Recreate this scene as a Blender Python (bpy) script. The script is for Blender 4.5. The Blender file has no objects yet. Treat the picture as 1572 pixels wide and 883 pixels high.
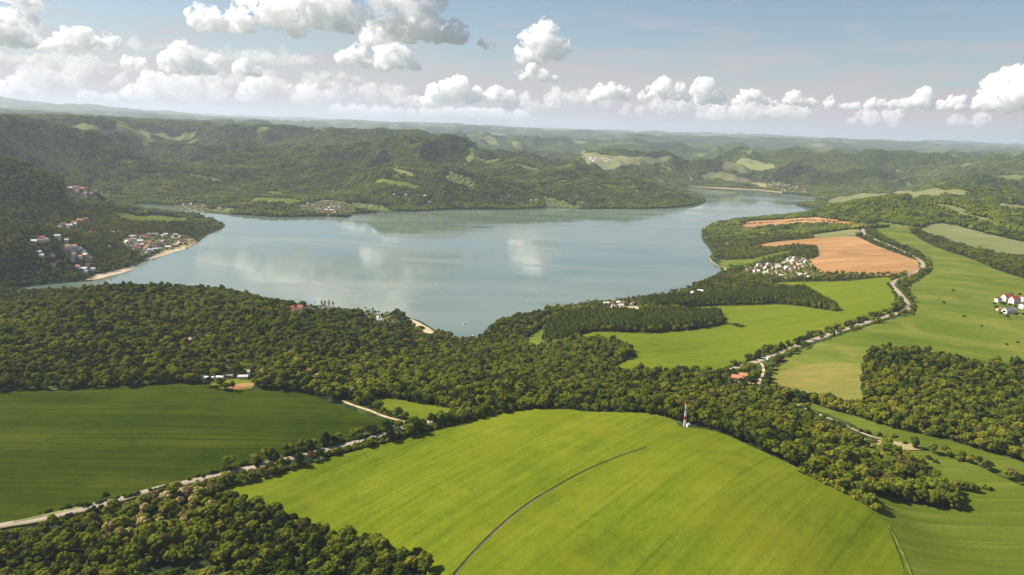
import bpy, bmesh, math, random, time
import numpy as np
from mathutils import Vector, Matrix, geometry
T0 = time.time()
rng = np.random.default_rng(7)
random.seed(7)
SC = bpy.context.scene
COL = SC.collection

# ---------------------------------------------------------------- camera
W0, H0, FPX = 1572.0, 883.0, 1224.0
CAMZ = 400.0
ROLL = math.radians(2.16)
PITCH = math.atan(245.3 / FPX)
F_ = np.array([0, math.cos(PITCH), -math.sin(PITCH)])
R0 = np.array([1.0, 0, 0]); U0 = np.array([0, math.sin(PITCH), math.cos(PITCH)])
R_ = R0 * math.cos(ROLL) + U0 * math.sin(ROLL)
U_ = -R0 * math.sin(ROLL) + U0 * math.cos(ROLL)
cd = bpy.data.cameras.new('camera'); cam = bpy.data.objects.new('camera', cd); COL.objects.link(cam)
cd.sensor_width = 36; cd.lens = FPX / W0 * 36; cd.clip_start = 1; cd.clip_end = 300000
m = Matrix.Identity(4)
for i in range(3):
    m[i][0] = R_[i]; m[i][1] = U_[i]; m[i][2] = -F_[i]
m[2][3] = CAMZ
cam.matrix_world = m
SC.camera = cam

# ---------------------------------------------------------------- sky, sun, exposure
SUN_EL, SUN_AZ = 43.0, -80.0          # azimuth measured from +Y (view direction) towards +X
w = bpy.data.worlds.new("World"); SC.world = w; w.use_nodes = True
wn = w.node_tree.nodes; wl = w.node_tree.links
bg = wn['Background']
sky = wn.new('ShaderNodeTexSky'); sky.sky_type = 'NISHITA'; sky.sun_disc = False
sky.sun_elevation = math.radians(SUN_EL); sky.sun_rotation = math.radians(SUN_AZ % 360)
sky.altitude = 400; sky.air_density = 1.12; sky.dust_density = 0.7; sky.ozone_density = 3.2
wtc = wn.new('ShaderNodeTexCoord'); wmp = wn.new('ShaderNodeMapping'); wmp.inputs['Scale'].default_value = (4.0, 4.0, 26.0)
wl.new(wtc.outputs['Generated'], wmp.inputs[0])
wnz = wn.new('ShaderNodeTexNoise'); wnz.inputs['Scale'].default_value = 2.2; wnz.inputs['Detail'].default_value = 9; wnz.inputs['Roughness'].default_value = 0.62
wl.new(wmp.outputs[0], wnz.inputs['Vector'])
wsx = wn.new('ShaderNodeSeparateXYZ'); wl.new(wtc.outputs['Generated'], wsx.inputs[0])
def wmath(op, a, b_):
    q = wn.new('ShaderNodeMath'); q.operation = op
    for k_, v_ in enumerate((a, b_)):
        if isinstance(v_, (int, float)): q.inputs[k_].default_value = v_
        elif v_ is not None: wl.new(v_, q.inputs[k_])
    return q.outputs[0]
wh = wmath('MULTIPLY', wsx.outputs[2], -13.0)                 # thin high humidity near the horizon, fading upwards
wh = wmath('POWER', 2.718, wh)
wthr = wmath('ADD', wnz.outputs['Fac'], wh)
wr = wn.new('ShaderNodeMapRange'); wr.inputs[1].default_value = 0.74; wr.inputs[2].default_value = 1.12; wl.new(wthr, wr.inputs[0])
wmx = wn.new('ShaderNodeMix'); wmx.data_type = 'RGBA'; wl.new(wr.outputs[0], wmx.inputs[0]); wl.new(sky.outputs[0], wmx.inputs[6]); wmx.inputs[7].default_value = (6.0, 4.95, 5.2, 1)
wg = wn.new('ShaderNodeMapRange'); wg.inputs[1].default_value = -0.02; wg.inputs[2].default_value = -0.06; wl.new(wsx.outputs[2], wg.inputs[0])
wm2 = wn.new('ShaderNodeMix'); wm2.data_type = 'RGBA'; wl.new(wg.outputs[0], wm2.inputs[0]); wl.new(wmx.outputs[2], wm2.inputs[6]); wm2.inputs[7].default_value = (5.9, 5.0, 4.5, 1)   # warm glow standing for unmodelled land, added to brighten the cloud undersides
wl.new(wm2.outputs[2], bg.inputs[0]); bg.inputs[1].default_value = 0.0535
sd = bpy.data.lights.new('sun', 'SUN'); so = bpy.data.objects.new('sun', sd); COL.objects.link(so)
sd.energy = 5.0; sd.angle = math.radians(0.55); sd.color = (1.0, 0.905, 0.775)
az, el = math.radians(SUN_AZ), math.radians(SUN_EL)
tosun = Vector((math.sin(az) * math.cos(el), math.cos(az) * math.cos(el), math.sin(el)))
so.rotation_euler = tosun.to_track_quat('Z', 'Y').to_euler()
so.location = (0, 0, 3000)
SC.view_settings.view_transform = 'Standard'; SC.view_settings.look = 'None'
SC.view_settings.exposure = 0.90; SC.view_settings.gamma = 1; SC.view_settings.use_curve_mapping = False
SC.render.engine = 'CYCLES'
cy = SC.cycles
cy.max_bounces = 42; cy.diffuse_bounces = 2; cy.glossy_bounces = 3; cy.transmission_bounces = 2
cy.volume_bounces = 40; cy.transparent_max_bounces = 8; cy.use_denoising = True
cy.sample_clamp_indirect = 4

# ---------------------------------------------------------------- small helpers
def ray(px, py):
    px = np.asarray(px, float); py = np.asarray(py, float)
    return F_ + R_ * ((px - W0 / 2) / FPX)[..., None] - U_ * ((py - H0 / 2) / FPX)[..., None]
def ray_th_sl(px, py):                 # heading from +Y and slope dz/dr of the ray through a pixel
    d = ray(px, py); h = np.hypot(d[..., 0], d[..., 1])
    return np.arctan2(d[..., 0], d[..., 1]), d[..., 2] / h
def on_plane(pts, z=0.0):
    th, sl = ray_th_sl([p[0] for p in pts], [p[1] for p in pts])
    r = (z - CAMZ) / sl
    return np.stack([r * np.sin(th), r * np.cos(th)], -1)
def project(P):
    P = np.asarray(P, float) - np.array([0, 0, CAMZ])
    f = P @ F_
    return P @ R_ / f * FPX + W0 / 2, H0 / 2 - P @ U_ / f * FPX, f

def lattice(ix, iy, seed):
    n = (ix.astype(np.int64) * 374761393 + iy.astype(np.int64) * 668265263 + seed * 1442695041) & 0x7fffffff
    n = ((n ^ (n >> 13)) * 1274126177) & 0x7fffffff
    n = (n ^ (n >> 16)) & 0x7fffffff
    return (n % 10007) / 10007.0
def vnoise(x, y, seed=0):
    ix = np.floor(x); iy = np.floor(y); fx = x - ix; fy = y - iy
    fx = fx * fx * fx * (fx * (fx * 6 - 15) + 10); fy = fy * fy * fy * (fy * (fy * 6 - 15) + 10)
    a = lattice(ix, iy, seed); b = lattice(ix + 1, iy, seed); c = lattice(ix, iy + 1, seed); d = lattice(ix + 1, iy + 1, seed)
    return (a + (b - a) * fx) * (1 - fy) + (c + (d - c) * fx) * fy
def fbm(x, y, o=4, seed=0):
    s = 0; a = 1; t = 0
    for k in range(o):
        s = s + a * (vnoise(x * 2 ** k + 17.3 * k, y * 2 ** k - 9.1 * k, seed + k) * 2 - 1); t += a; a *= 0.5
    return s / t
def ridged(x, y, o=4, seed=0):
    s = 0; a = 1; t = 0
    for k in range(o):
        s = s + a * (1 - np.abs(vnoise(x * 2 ** k + 5.7 * k, y * 2 ** k + 3.3 * k, seed + k) * 2 - 1) * 2); t += a; a *= 0.52
    return s / t
def inpoly(x, y, poly):
    x = np.asarray(x); y = np.asarray(y); r = np.zeros(x.shape, bool)
    bx0, by0 = poly.min(0); bx1, by1 = poly.max(0)
    sel = (x >= bx0) & (x <= bx1) & (y >= by0) & (y <= by1)
    if not sel.any(): return r
    xs = x[sel]; ys = y[sel]; rr = np.zeros(xs.shape, bool)
    n = len(poly)
    for i in range(n):
        x1, y1 = poly[i]; x2, y2 = poly[i - 1]
        if y1 == y2: continue
        rr ^= ((y1 > ys) != (y2 > ys)) & (xs < (x2 - x1) * (ys - y1) / (y2 - y1) + x1)
    r[sel] = rr
    return r
def segdist(x, y, poly, closed=True):
    d = np.full(np.shape(x), 1e12)
    n = len(poly)
    for i in range(0 if closed else 1, n):
        ax, ay = poly[i - 1]; bx, by = poly[i]
        ex, ey = bx - ax, by - ay; L = ex * ex + ey * ey + 1e-9
        t = np.clip(((x - ax) * ex + (y - ay) * ey) / L, 0, 1)
        d = np.minimum(d, (x - ax - t * ex) ** 2 + (y - ay - t * ey) ** 2)
    return np.sqrt(d)
def smooth_closed(P, k=6, wob=0.0):
    P = np.asarray(P, float); n = len(P); out = []
    for i in range(n):
        p0, p1, p2, p3 = P[i - 1], P[i], P[(i + 1) % n], P[(i + 2) % n]
        for t in np.linspace(0, 1, k, endpoint=False):
            c = 0.5 * (2 * p1 + (p2 - p0) * t + (2 * p0 - 5 * p1 + 4 * p2 - p3) * t * t + (3 * p1 - p0 - 3 * p2 + p3) * t ** 3)
            l = p1 + (p2 - p1) * t
            out.append(l * 0.45 + c * 0.55)
    return np.array(out)
def smooth_open(P, step=12.0):
    P = np.asarray(P, float); Q = np.vstack([2 * P[0] - P[1], P, 2 * P[-1] - P[-2]]); out = []
    for i in range(1, len(Q) - 2):
        p0, p1, p2, p3 = Q[i - 1:i + 3]
        k = max(2, int(np.linalg.norm(p2 - p1) / step))
        for t in np.linspace(0, 1, k, endpoint=False):
            out.append(0.5 * (2 * p1 + (p2 - p0) * t + (2 * p0 - 5 * p1 + 4 * p2 - p3) * t * t + (3 * p1 - p0 - 3 * p2 + p3) * t ** 3))
    out.append(Q[-2])
    return np.array(out)

def tag(o, label=None, cat=None, group=None, kind=None):
    if label: o['label'] = label
    if cat: o['category'] = cat
    if group: o['group'] = group
    if kind: o['kind'] = kind
    return o
def link(name, me, mat=None, parent=None, loc=None):
    o = bpy.data.objects.new(name, me); COL.objects.link(o)
    if mat is not None and me is not None and len(me.materials) == 0: me.materials.append(mat)
    if parent is not None: o.parent = parent
    if loc is not None: o.location = loc
    return o
def mesh_np(name, V, F, smooth=True):
    me = bpy.data.meshes.new(name)
    V = np.asarray(V, np.float32); F = np.asarray(F, np.int32)
    me.vertices.add(len(V)); me.vertices.foreach_set('co', V.ravel())
    k = F.shape[1]
    me.loops.add(F.size); me.loops.foreach_set('vertex_index', F.ravel())
    me.polygons.add(len(F)); me.polygons.foreach_set('loop_start', np.arange(0, F.size, k, dtype=np.int32))
    me.polygons.foreach_set('use_smooth', np.full(len(F), smooth))
    me.update(calc_edges=True); me.validate()
    return me

# ---------------------------------------------------------------- terrain
LAKE_PX = [(-250,486),(-100,476),(0,468),(100,458),(180,449),(300,460),(430,471),(500,478),(560,484),(605,485),(640,493),(668,510),(690,518),
 (715,522),(738,520),(750,508),(760,497),(790,489),(830,482),(870,474),(900,467),(950,463),(1000,457),(1045,448),(1075,436),(1098,426),(1110,415),
 (1104,407),(1090,398),(1096,390),(1090,380),(1081,369),(1080,356),(1093,345),(1130,338),(1180,334),(1228,329),(1255,322),(1224,316),(1228,312),
 (1252,311),(1250,302),(1200,297),(1160,293),(1100,290),(1065,287),(1042,288),(1052,292),(1070,299),(1082,307),(1076,313),(1040,319),(980,321),
 (900,321),(850,320),(780,322),(700,322),(640,325),(580,327),(545,329),(530,334),(500,333),(430,334),(380,331),(330,328),(290,321),(250,315),(215,313),
 (205,318),(240,326),(290,330),(320,336),(343,345),(337,352),(316,360),(302,371),(285,381),(260,388),(235,395),(215,402),(203,410),
 (180,420),(145,430),(100,434),(50,439),(0,446),(-100,454),(-250,468)]
LAKE = smooth_closed(on_plane(LAKE_PX, 0.0), 5)

CZ = [  # pixel, height over the lake
 (0,883,66),(300,883,68),(600,883,75),(60,800,74),(150,780,75),(300,745,76),(490,700,78),(640,655,78),(0,790,76),(0,600,84),(300,595,86),(600,650,80),(200,700,81),
 (350,750,77),(650,870,80),(1000,883,90),(1250,883,84),(1400,883,68),(600,700,81),(830,632,76),(1000,640,88),(1052,658,88),(900,750,91),(1100,720,95),
 (1200,720,87),(1270,750,82),(1352,788,72),(1150,800,94),(1300,830,80),(750,800,86),(1400,800,60),(1560,850,58),(1570,750,64),(1460,780,58),(1500,700,68),
 (1340,680,66),(1250,625,66),(1572,720,68),(1330,640,72),(1330,560,84),(1450,570,86),(1572,590,88),(1572,680,74),
 (1100,577,58),(1160,558,62),(1250,520,70),(1330,490,78),(1395,470,84),(1375,440,84),(1415,405,88),(1325,352,92),
 (930,568,46),(900,515,36),(1000,540,42),(1100,500,36),(1100,540,46),(1200,460,38),(1350,430,70),(1250,440,48),(1000,475,22),
 (1450,360,98),(1572,378,96),(1572,440,92),(1572,540,92),(1450,450,90),(1450,520,86),(1250,570,70),
 (1160,380,26),(1300,372,62),(1400,408,84),(1250,418,44),(1200,343,34),(1320,345,82),(1150,410,12),
 (100,560,84),(300,550,84),(500,560,74),(200,480,84),(0,520,84),(350,480,78),(500,520,60),(640,540,24),(640,580,56),(750,570,36),(850,590,56),(950,600,62),(800,540,22),
 (1100,640,76),(1150,620,66),(0,492,78),(0,474,58),(0,466,34),(-120,478,58),(-120,470,34),(100,468,72),(100,460,50),(100,455,30),(150,445,74),(300,448,70),(450,468,54),(540,486,30)]
CD = [  # pixel, distance
 (0,430,1850),(60,405,1960),(0,380,2150),(0,340,2450),(0,300,2850),(0,260,3400),(0,194,4700),(80,197,5000),(100,350,2380),(150,300,3150),(100,285,3500),(230,350,2800),(150,204,5600),
 (250,209,6200),(400,198,7000),(330,250,5000),(250,285,4300),(300,260,4900),(400,300,3850),(500,270,4500),(480,230,5600),(600,206,6700),(620,265,4400),
 (700,290,4000),(700,227,5700),(830,262,4900),(960,282,4750),(1040,298,4850),(760,240,5800),(860,232,7200),(750,216,9500),(820,204,11500),(960,246,9000),(880,240,9000),
 (1000,220,12500),(1010,256,6500),(1060,275,6400),(1110,265,6700),(1150,256,7600),(1100,238,8800),(1170,234,9300),(1300,234,9200),(1450,234,9200),(1572,237,8800),(1572,270,6600),(1450,270,6600),
 (1380,304,3600),(1300,312,3900),(1400,294,4900),(1500,322,4000),(1572,345,3300),(1300,265,7200),(1572,300,5000),(1230,290,6500)]
c_th, c_lr, c_z = [], [], []
for px, py, z in CZ:
    th, sl = ray_th_sl(px, py); r = (z - CAMZ) / sl
    c_th.append(float(th)); c_lr.append(math.log(r)); c_z.append(z)
for px, py, d in CD:
    th, sl = ray_th_sl(px, py)
    c_th.append(float(th)); c_lr.append(math.log(d)); c_z.append(CAMZ + sl * d)
for p in LAKE[::6]:
    c_th.append(math.atan2(p[0], p[1])); c_lr.append(math.log(np.hypot(*p))); c_z.append(1.0)
for r, zs in ((130, (60, 65, 70, 70, 60)), (260, (62, 66, 72, 72, 62)), (14000, (330, 290, 270, 270, 300)), (20000, (380, 330, 310, 320, 330)),
              (30000, (430, 380, 370, 370, 370)), (45000, (420, 400, 400, 400, 390)), (80000, (300, 300, 300, 300, 300))):
    for t, z in zip((-0.75, -0.4, 0, 0.4, 0.75), zs):
        c_th.append(t); c_lr.append(math.log(r)); c_z.append(z)
for t, r, z in ((-0.95, 600, 70), (-0.95, 1500, 120), (-0.95, 3000, 260), (-0.95, 6000, 350), (0.95, 600, 60), (0.95, 1500, 90), (0.95, 3000, 120), (0.95, 6000, 260)):
    c_th.append(t); c_lr.append(math.log(r)); c_z.append(z)
c_th = np.array(c_th); c_lr = np.array(c_lr); c_z = np.array(c_z)
def tps(d2): return 0.5 * d2 * np.log(d2 + 1e-12)
n = len(c_z)
K = tps((c_th[:, None] - c_th) ** 2 + (c_lr[:, None] - c_lr) ** 2) + np.eye(n) * 2e-4
A = np.zeros((n + 3, n + 3)); A[:n, :n] = K; A[:n, n] = 1; A[:n, n + 1] = c_th; A[:n, n + 2] = c_lr; A[n:, :n] = A[:n, n:].T
sol = np.linalg.solve(A, np.concatenate([c_z, np.zeros(3)]))
NT, NR = 640, 800
TH = np.linspace(-1.0, 1.0, NT); LR = np.linspace(math.log(140), math.log(75000), NR)
gth, glr = np.meshgrid(TH, LR)                     # rows = distance
gz = np.full(gth.shape, 0.0) + sol[n] + sol[n + 1] * gth + sol[n + 2] * glr
for i in range(n):
    gz += sol[i] * tps((gth - c_th[i]) ** 2 + (glr - c_lr[i]) ** 2)
gr = np.exp(glr); gx = gr * np.sin(gth); gy = gr * np.cos(gth)
def sstep(a, b, x):
    t = np.clip((x - a) / (b - a), 0, 1); return t * t * (3 - 2 * t)
# relief: gentle swells near, carved valleys in the hills, long ridges far away
wx = gx + 220 * fbm(gx / 900, gy / 900, 3, 5); wy = gy + 220 * fbm(gx / 900, gy / 900, 3, 9)
hill = np.clip(gz / 160, 0, 1)
leftness = sstep(-0.25, -0.5, gth) * sstep(1900, 2500, gr)
amt = np.maximum(sstep(3500, 4600, gr), leftness * 0.8)
amt = amt * (1 - sstep(0.30, 0.42, gth) * (1 - sstep(3600, 5200, gr)))
ramp = 1 - 0.35 * sstep(9000, 16000, gr)
lift = (250 * (ridged(wx / 1230, wy / 1230, 4, 21) - 0.58) + 15 * fbm(wx / 230, wy / 230, 3, 31))
lift = np.where(lift > 0, lift * (1 - 0.9 * sstep(250, 370, gz)), lift)
gz = gz + amt * ramp * hill * lift
far = sstep(8500, 14000, gr)
gz = gz + far * 150 * (ridged(gx / 4200, gy / 2900, 4, 44) - 0.15) + sstep(20000, 34000, gr) * 150 * (ridged(gx / 12000, gy / 9000, 3, 61) - 0.35)
mt = np.exp(-((gth + 0.56) / 0.12) ** 2) * np.exp(-((glr - math.log(33000)) / 0.16) ** 2)
gz = gz + mt * 420 * (0.85 + 0.3 * fbm(gx / 3000, gy / 3000, 3, 71))
near = 1 - sstep(3000, 4000, gr)
gz = gz + near * 1.6 * fbm(gx / 160, gy / 160, 2, 81) + near * sstep(-0.02, -0.12, gth) * sstep(1100, 1250, gr) * 5 * fbm(gx / 110, gy / 110, 3, 85)
gz = np.where(gr > 50000, gz * (1 - sstep(50000, 72000, gr)) + 150 * sstep(50000, 72000, gr), gz)
ld = np.full(gz.shape, 1e5)
sel = (gr > 1200) & (gr < 8500)
ld[sel] = segdist(gx[sel], gy[sel], LAKE)
inl = np.zeros(gz.shape, bool); inl[sel] = inpoly(gx[sel], gy[sel], LAKE)
ld = np.where(inl, -ld, ld)
g = 1 - np.exp(-np.maximum(ld, 0) / (45 + 0.012 * gr))
gz = np.where(ld > 0, 0.8 + np.maximum(gz, 3) * g, np.maximum(-8, 0.8 + ld * 0.12))
GZ = gz
def zat_tl(th, lr):
    a = (np.asarray(th) - TH[0]) / (TH[1] - TH[0]); b = (np.asarray(lr) - LR[0]) / (LR[1] - LR[0])
    i = np.clip(np.floor(a).astype(int), 0, NT - 2); j = np.clip(np.floor(b).astype(int), 0, NR - 2)
    u = np.clip(a - i, 0, 1); v = np.clip(b - j, 0, 1)
    return (GZ[j, i] * (1 - u) + GZ[j, i + 1] * u) * (1 - v) + (GZ[j + 1, i] * (1 - u) + GZ[j + 1, i + 1] * u) * v
def zat(x, y):
    return zat_tl(np.arctan2(x, y), np.log(np.hypot(x, y)))
_lr = np.linspace(math.log(200), math.log(60000), 9000)
def hit(px, py):                       # first point of the ground seen through a pixel of the photograph
    th, sl = ray_th_sl(px, py)
    rz = CAMZ + sl * np.exp(_lr)
    gzr = zat_tl(np.full(_lr.shape, float(th)), _lr)
    k = np.nonzero(gzr >= rz)[0]
    r = math.exp(_lr[k[0]]) if len(k) else 50000.0
    return (r * math.sin(th), r * math.cos(th))
def hits(pts): return np.array([hit(*p) for p in pts])

# ---------------------------------------------------------------- materials
def mat(name):
    mt_ = bpy.data.materials.new(name); mt_.use_nodes = True
    nt = mt_.node_tree; b = nt.nodes['Principled BSDF']
    b.inputs['Specular IOR Level'].default_value = 0.25
    return mt_, nt, b
def simple(name, c, rough=0.8, metal=0.0, var=0.12, scale=0.8):
    mt_, nt, b = mat(name)
    tc = nt.nodes.new('ShaderNodeTexCoord'); nz = nt.nodes.new('ShaderNodeTexNoise'); nz.inputs['Scale'].default_value = scale
    nz.inputs['Detail'].default_value = 5
    nt.links.new(tc.outputs['Object'], nz.inputs['Vector'])
    r = nt.nodes.new('ShaderNodeValToRGB')
    r.color_ramp.elements[0].color = [x * (1 - var * 2) for x in c] + [1]; r.color_ramp.elements[1].color = [min(1, x * (1 + var * 2)) for x in c] + [1]
    r.color_ramp.elements[0].position = 0.3; r.color_ramp.elements[1].position = 0.7
    nt.links.new(nz.outputs['Fac'], r.inputs[0]); nt.links.new(r.outputs[0], b.inputs['Base Color'])
    b.inputs['Roughness'].default_value = rough; b.inputs['Metallic'].default_value = metal
    return mt_
def ramp_node(nt, fac, stops):
    r = nt.nodes.new('ShaderNodeValToRGB'); cr = r.color_ramp
    while len(cr.elements) < len(stops): cr.elements.new(0.5)
    for e, (p, c) in zip(cr.elements, stops):
        e.position = p; e.color = (*c, 1)
    nt.links.new(fac, r.inputs[0]); return r.outputs[0]
def noise_node(nt, scale, detail=4, vec=None, rough=0.55, dist=0.0):
    nz = nt.nodes.new('ShaderNodeTexNoise'); nz.inputs['Scale'].default_value = scale; nz.inputs['Detail'].default_value = detail
    nz.inputs['Roughness'].default_value = rough; nz.inputs['Distortion'].default_value = dist
    if vec is not None: nt.links.new(vec, nz.inputs['Vector'])
    return nz.outputs['Fac']
def mixc(nt, a, b, fac, mode='MIX'):
    mx = nt.nodes.new('ShaderNodeMix'); mx.data_type = 'RGBA'; mx.blend_type = mode
    for s, v in ((mx.inputs[6], a), (mx.inputs[7], b)):
        if isinstance(v, tuple): s.default_value = (*v, 1)
        else: nt.links.new(v, s)
    if isinstance(fac, float): mx.inputs[0].default_value = fac
    else: nt.links.new(fac, mx.inputs[0])
    return mx.outputs[2]
def field_mat(name, dark, mid, light, ang, stretch=30.0, width=5.0, patch=None, patch_stops=(0.52, 0.7), pscale=0.006, tram=0.0):
    """a crop: colour drifts in long streaks that follow the drilling direction, with broad patches and tramlines"""
    mt_, nt, b = mat(name)
    geo = nt.nodes.new('ShaderNodeNewGeometry')
    mp = nt.nodes.new('ShaderNodeMapping'); mp.inputs['Rotation'].default_value = (0, 0, ang)
    nt.links.new(geo.outputs['Position'], mp.inputs['Vector'])
    m2 = nt.nodes.new('ShaderNodeVectorMath'); m2.operation = 'MULTIPLY'
    m2.inputs[1].default_value = (1 / (width * stretch), 1 / width, 0); nt.links.new(mp.outputs[0], m2.inputs[0])
    s1 = noise_node(nt, 1.0, 6, m2.outputs[0], 0.62, 0.25)
    m3 = nt.nodes.new('ShaderNodeVectorMath'); m3.operation = 'MULTIPLY'
    m3.inputs[1].default_value = (1 / (width * 60), 1 / (width * 7), 0); nt.links.new(mp.outputs[0], m3.inputs[0])
    s2 = noise_node(nt, 1.0, 5, m3.outputs[0], 0.6, 0.6)
    p = noise_node(nt, pscale, 5, geo.outputs['Position'], 0.6)
    add = nt.nodes.new('ShaderNodeMath'); add.operation = 'MULTIPLY_ADD'
    nt.links.new(s1, add.inputs[0]); add.inputs[1].default_value = 0.45
    sc = nt.nodes.new('ShaderNodeMath'); sc.operation = 'MULTIPLY_ADD'; nt.links.new(s2, sc.inputs[0]); sc.inputs[1].default_value = 0.4
    sp = nt.nodes.new('ShaderNodeMath'); sp.operation = 'MULTIPLY'; nt.links.new(p, sp.inputs[0]); sp.inputs[1].default_value = 0.3
    nt.links.new(sp.outputs[0], sc.inputs[2]); nt.links.new(sc.outputs[0], add.inputs[2])
    colr = ramp_node(nt, add.outputs[0], [(0.40, dark), (0.56, mid), (0.72, light)])
    fine = noise_node(nt, 0.35, 6, geo.outputs['Position'], 0.75)
    fr = ramp_node(nt, fine, [(0.3, (0.78, 0.78, 0.78)), (0.7, (1.2, 1.2, 1.2))])
    colr = mixc(nt, colr, fr, 1.0, 'MULTIPLY')
    if tram:
        sx = nt.nodes.new('ShaderNodeSeparateXYZ'); nt.links.new(mp.outputs[0], sx.inputs[0])
        def mm(op, a_, v_):
            q = nt.nodes.new('ShaderNodeMath'); q.operation = op; nt.links.new(a_, q.inputs[0]); q.inputs[1].default_value = v_; return q.outputs[0]
        w_ = mm('FRACT', mm('MULTIPLY', sx.outputs[1], 1 / 21.0), 0)
        t_ = ramp_node(nt, w_, [(0.0, (1, 1, 1)), (0.035, (1, 1, 1)), (0.06, (1 - tram,) * 3), (0.09, (1 - tram,) * 3), (0.115, (1, 1, 1))])
        colr = mixc(nt, colr, t_, 1.0, 'MULTIPLY')
        dr = noise_node(nt, 0.045, 8, geo.outputs['Position'], 0.7, 0.4)
        colr = mixc(nt, colr, ramp_node(nt, dr, [(0.32, (0.80, 0.84, 0.78)), (0.5, (1, 1, 1)), (0.68, (1.14, 1.08, 1.0))]), 1.0, 'MULTIPLY')
    if patch:
        p2 = noise_node(nt, pscale * 1.7, 6, mp.outputs[0], 0.65, 0.8)
        f = ramp_node(nt, p2, [(patch_stops[0], (0, 0, 0)), (patch_stops[1], (0.8, 0.8, 0.8))])
        colr = mixc(nt, colr, patch, f)
    nt.links.new(colr, b.inputs['Base Color'])
    b.inputs['Roughness'].default_value = 1.0; b.inputs['Specular IOR Level'].default_value = 0.0
    bp = nt.nodes.new('ShaderNodeBump'); bp.inputs['Strength'].default_value = 0.5; bp.inputs['Distance'].default_value = 0.5
    nt.links.new(add.outputs[0], bp.inputs['Height']); nt.links.new(bp.outputs[0], b.inputs['Normal'])
    return mt_

def ground_material():
    mt_, nt, b = mat('ground_cover')
    geo = nt.nodes.new('ShaderNodeNewGeometry'); P = geo.outputs['Position']
    a = noise_node(nt, 0.035, 7, P, 0.65)
    forest = ramp_node(nt, a, [(0.35, (0.022, 0.036, 0.012)), (0.6, (0.05, 0.075, 0.02)), (0.75, (0.10, 0.125, 0.035))])
    # beyond the nearer hills woodland alternates with farmland
    big = noise_node(nt, 0.00055, 6, P, 0.6, 0.6)
    at = nt.nodes.new('ShaderNodeAttribute'); at.attribute_name = 'open_land'
    mu = nt.nodes.new('ShaderNodeMath'); mu.operation = 'MULTIPLY'
    fr = ramp_node(nt, big, [(0.55, (0, 0, 0)), (0.60, (0.8, 0.8, 0.8))])
    nt.links.new(fr, mu.inputs[0]); nt.links.new(at.outputs['Fac'], mu.inputs[1])
    vor = nt.nodes.new('ShaderNodeTexVoronoi'); vor.inputs['Scale'].default_value = 0.0022; nt.links.new(P, vor.inputs['Vector'])
    fc = ramp_node(nt, vor.outputs['Color'], [(0.2, (0.05, 0.09, 0.03)), (0.5, (0.11, 0.14, 0.05)), (0.85, (0.24, 0.22, 0.13))])
    colr = mixc(nt, forest, fc, mu.outputs[0])
    gr_ = nt.nodes.new('ShaderNodeAttribute'); gr_.attribute_name = 'grass_land'
    gcol = ramp_node(nt, noise_node(nt, 0.05, 6, P, 0.7), [(0.35, (0.07, 0.11, 0.025)), (0.55, (0.14, 0.17, 0.045)), (0.7, (0.24, 0.22, 0.10))])
    colr = mixc(nt, colr, gcol, gr_.outputs['Fac'])
    nt.links.new(colr, b.inputs['Base Color']); b.inputs['Roughness'].default_value = 0.95; b.inputs['Specular IOR Level'].default_value = 0.05
    bp = nt.nodes.new('ShaderNodeBump'); bp.inputs['Strength'].default_value = 1.0; bp.inputs['Distance'].default_value = 9.0
    vb = nt.nodes.new('ShaderNodeTexVoronoi'); vb.inputs['Scale'].default_value = 0.05; nt.links.new(P, vb.inputs['Vector'])
    nt.links.new(vb.outputs['Distance'], bp.inputs['Height']); bp.invert = True
    nt.links.new(bp.outputs[0], b.inputs['Normal'])
    return mt_

def leaf_material(name, stops, patchcol=None, trans=0.25):
    mt_, nt, b = mat(name)
    oi = nt.nodes.new('ShaderNodeObjectInfo'); geo = nt.nodes.new('ShaderNodeNewGeometry')
    big = noise_node(nt, 0.0035, 7, geo.outputs['Position'], 0.72)
    small = noise_node(nt, 0.6, 3, geo.outputs['Position'], 0.6)
    a = nt.nodes.new('ShaderNodeMath'); a.operation = 'MULTIPLY_ADD'; nt.links.new(oi.outputs['Random'], a.inputs[0]); a.inputs[1].default_value = 0.42
    c = nt.nodes.new('ShaderNodeMath'); c.operation = 'MULTIPLY_ADD'; nt.links.new(big, c.inputs[0]); c.inputs[1].default_value = 1.1
    d = nt.nodes.new('ShaderNodeMath'); d.operation = 'MULTIPLY'; nt.links.new(small, d.inputs[0]); d.inputs[1].default_value = 0.45
    nt.links.new(d.outputs[0], c.inputs[2]); nt.links.new(c.outputs[0], a.inputs[2])
    s = nt.nodes.new('ShaderNodeMath'); s.operation = 'SUBTRACT'; nt.links.new(a.outputs[0], s.inputs[0]); s.inputs[1].default_value = 0.485
    colr = ramp_node(nt, s.outputs[0], stops)
    nt.links.new(colr, b.inputs['Base Color']); b.inputs['Roughness'].default_value = 0.8; b.inputs['Specular IOR Level'].default_value = 0.0
    tr = nt.nodes.new('ShaderNodeBsdfTranslucent'); ms = nt.nodes.new('ShaderNodeMixShader'); ms.inputs[0].default_value = trans
    nt.links.new(colr, tr.inputs[0]); nt.links.new(b.outputs[0], ms.inputs[1]); nt.links.new(tr.outputs[0], ms.inputs[2])
    nt.links.new(ms.outputs[0], nt.nodes['Material Output'].inputs[0])
    return mt_
M = {}
M['leaf'] = leaf_material('broadleaf_foliage', [(0.15, (0.034, 0.054, 0.007)), (0.38, (0.088, 0.118, 0.011)), (0.60, (0.160, 0.184, 0.016)), (0.85, (0.27, 0.24, 0.028))])
M['dark_leaf'] = leaf_material('dark_foliage', [(0.2, (0.018, 0.034, 0.008)), (0.5, (0.042, 0.066, 0.011)), (0.9, (0.085, 0.105, 0.016))])
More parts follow.
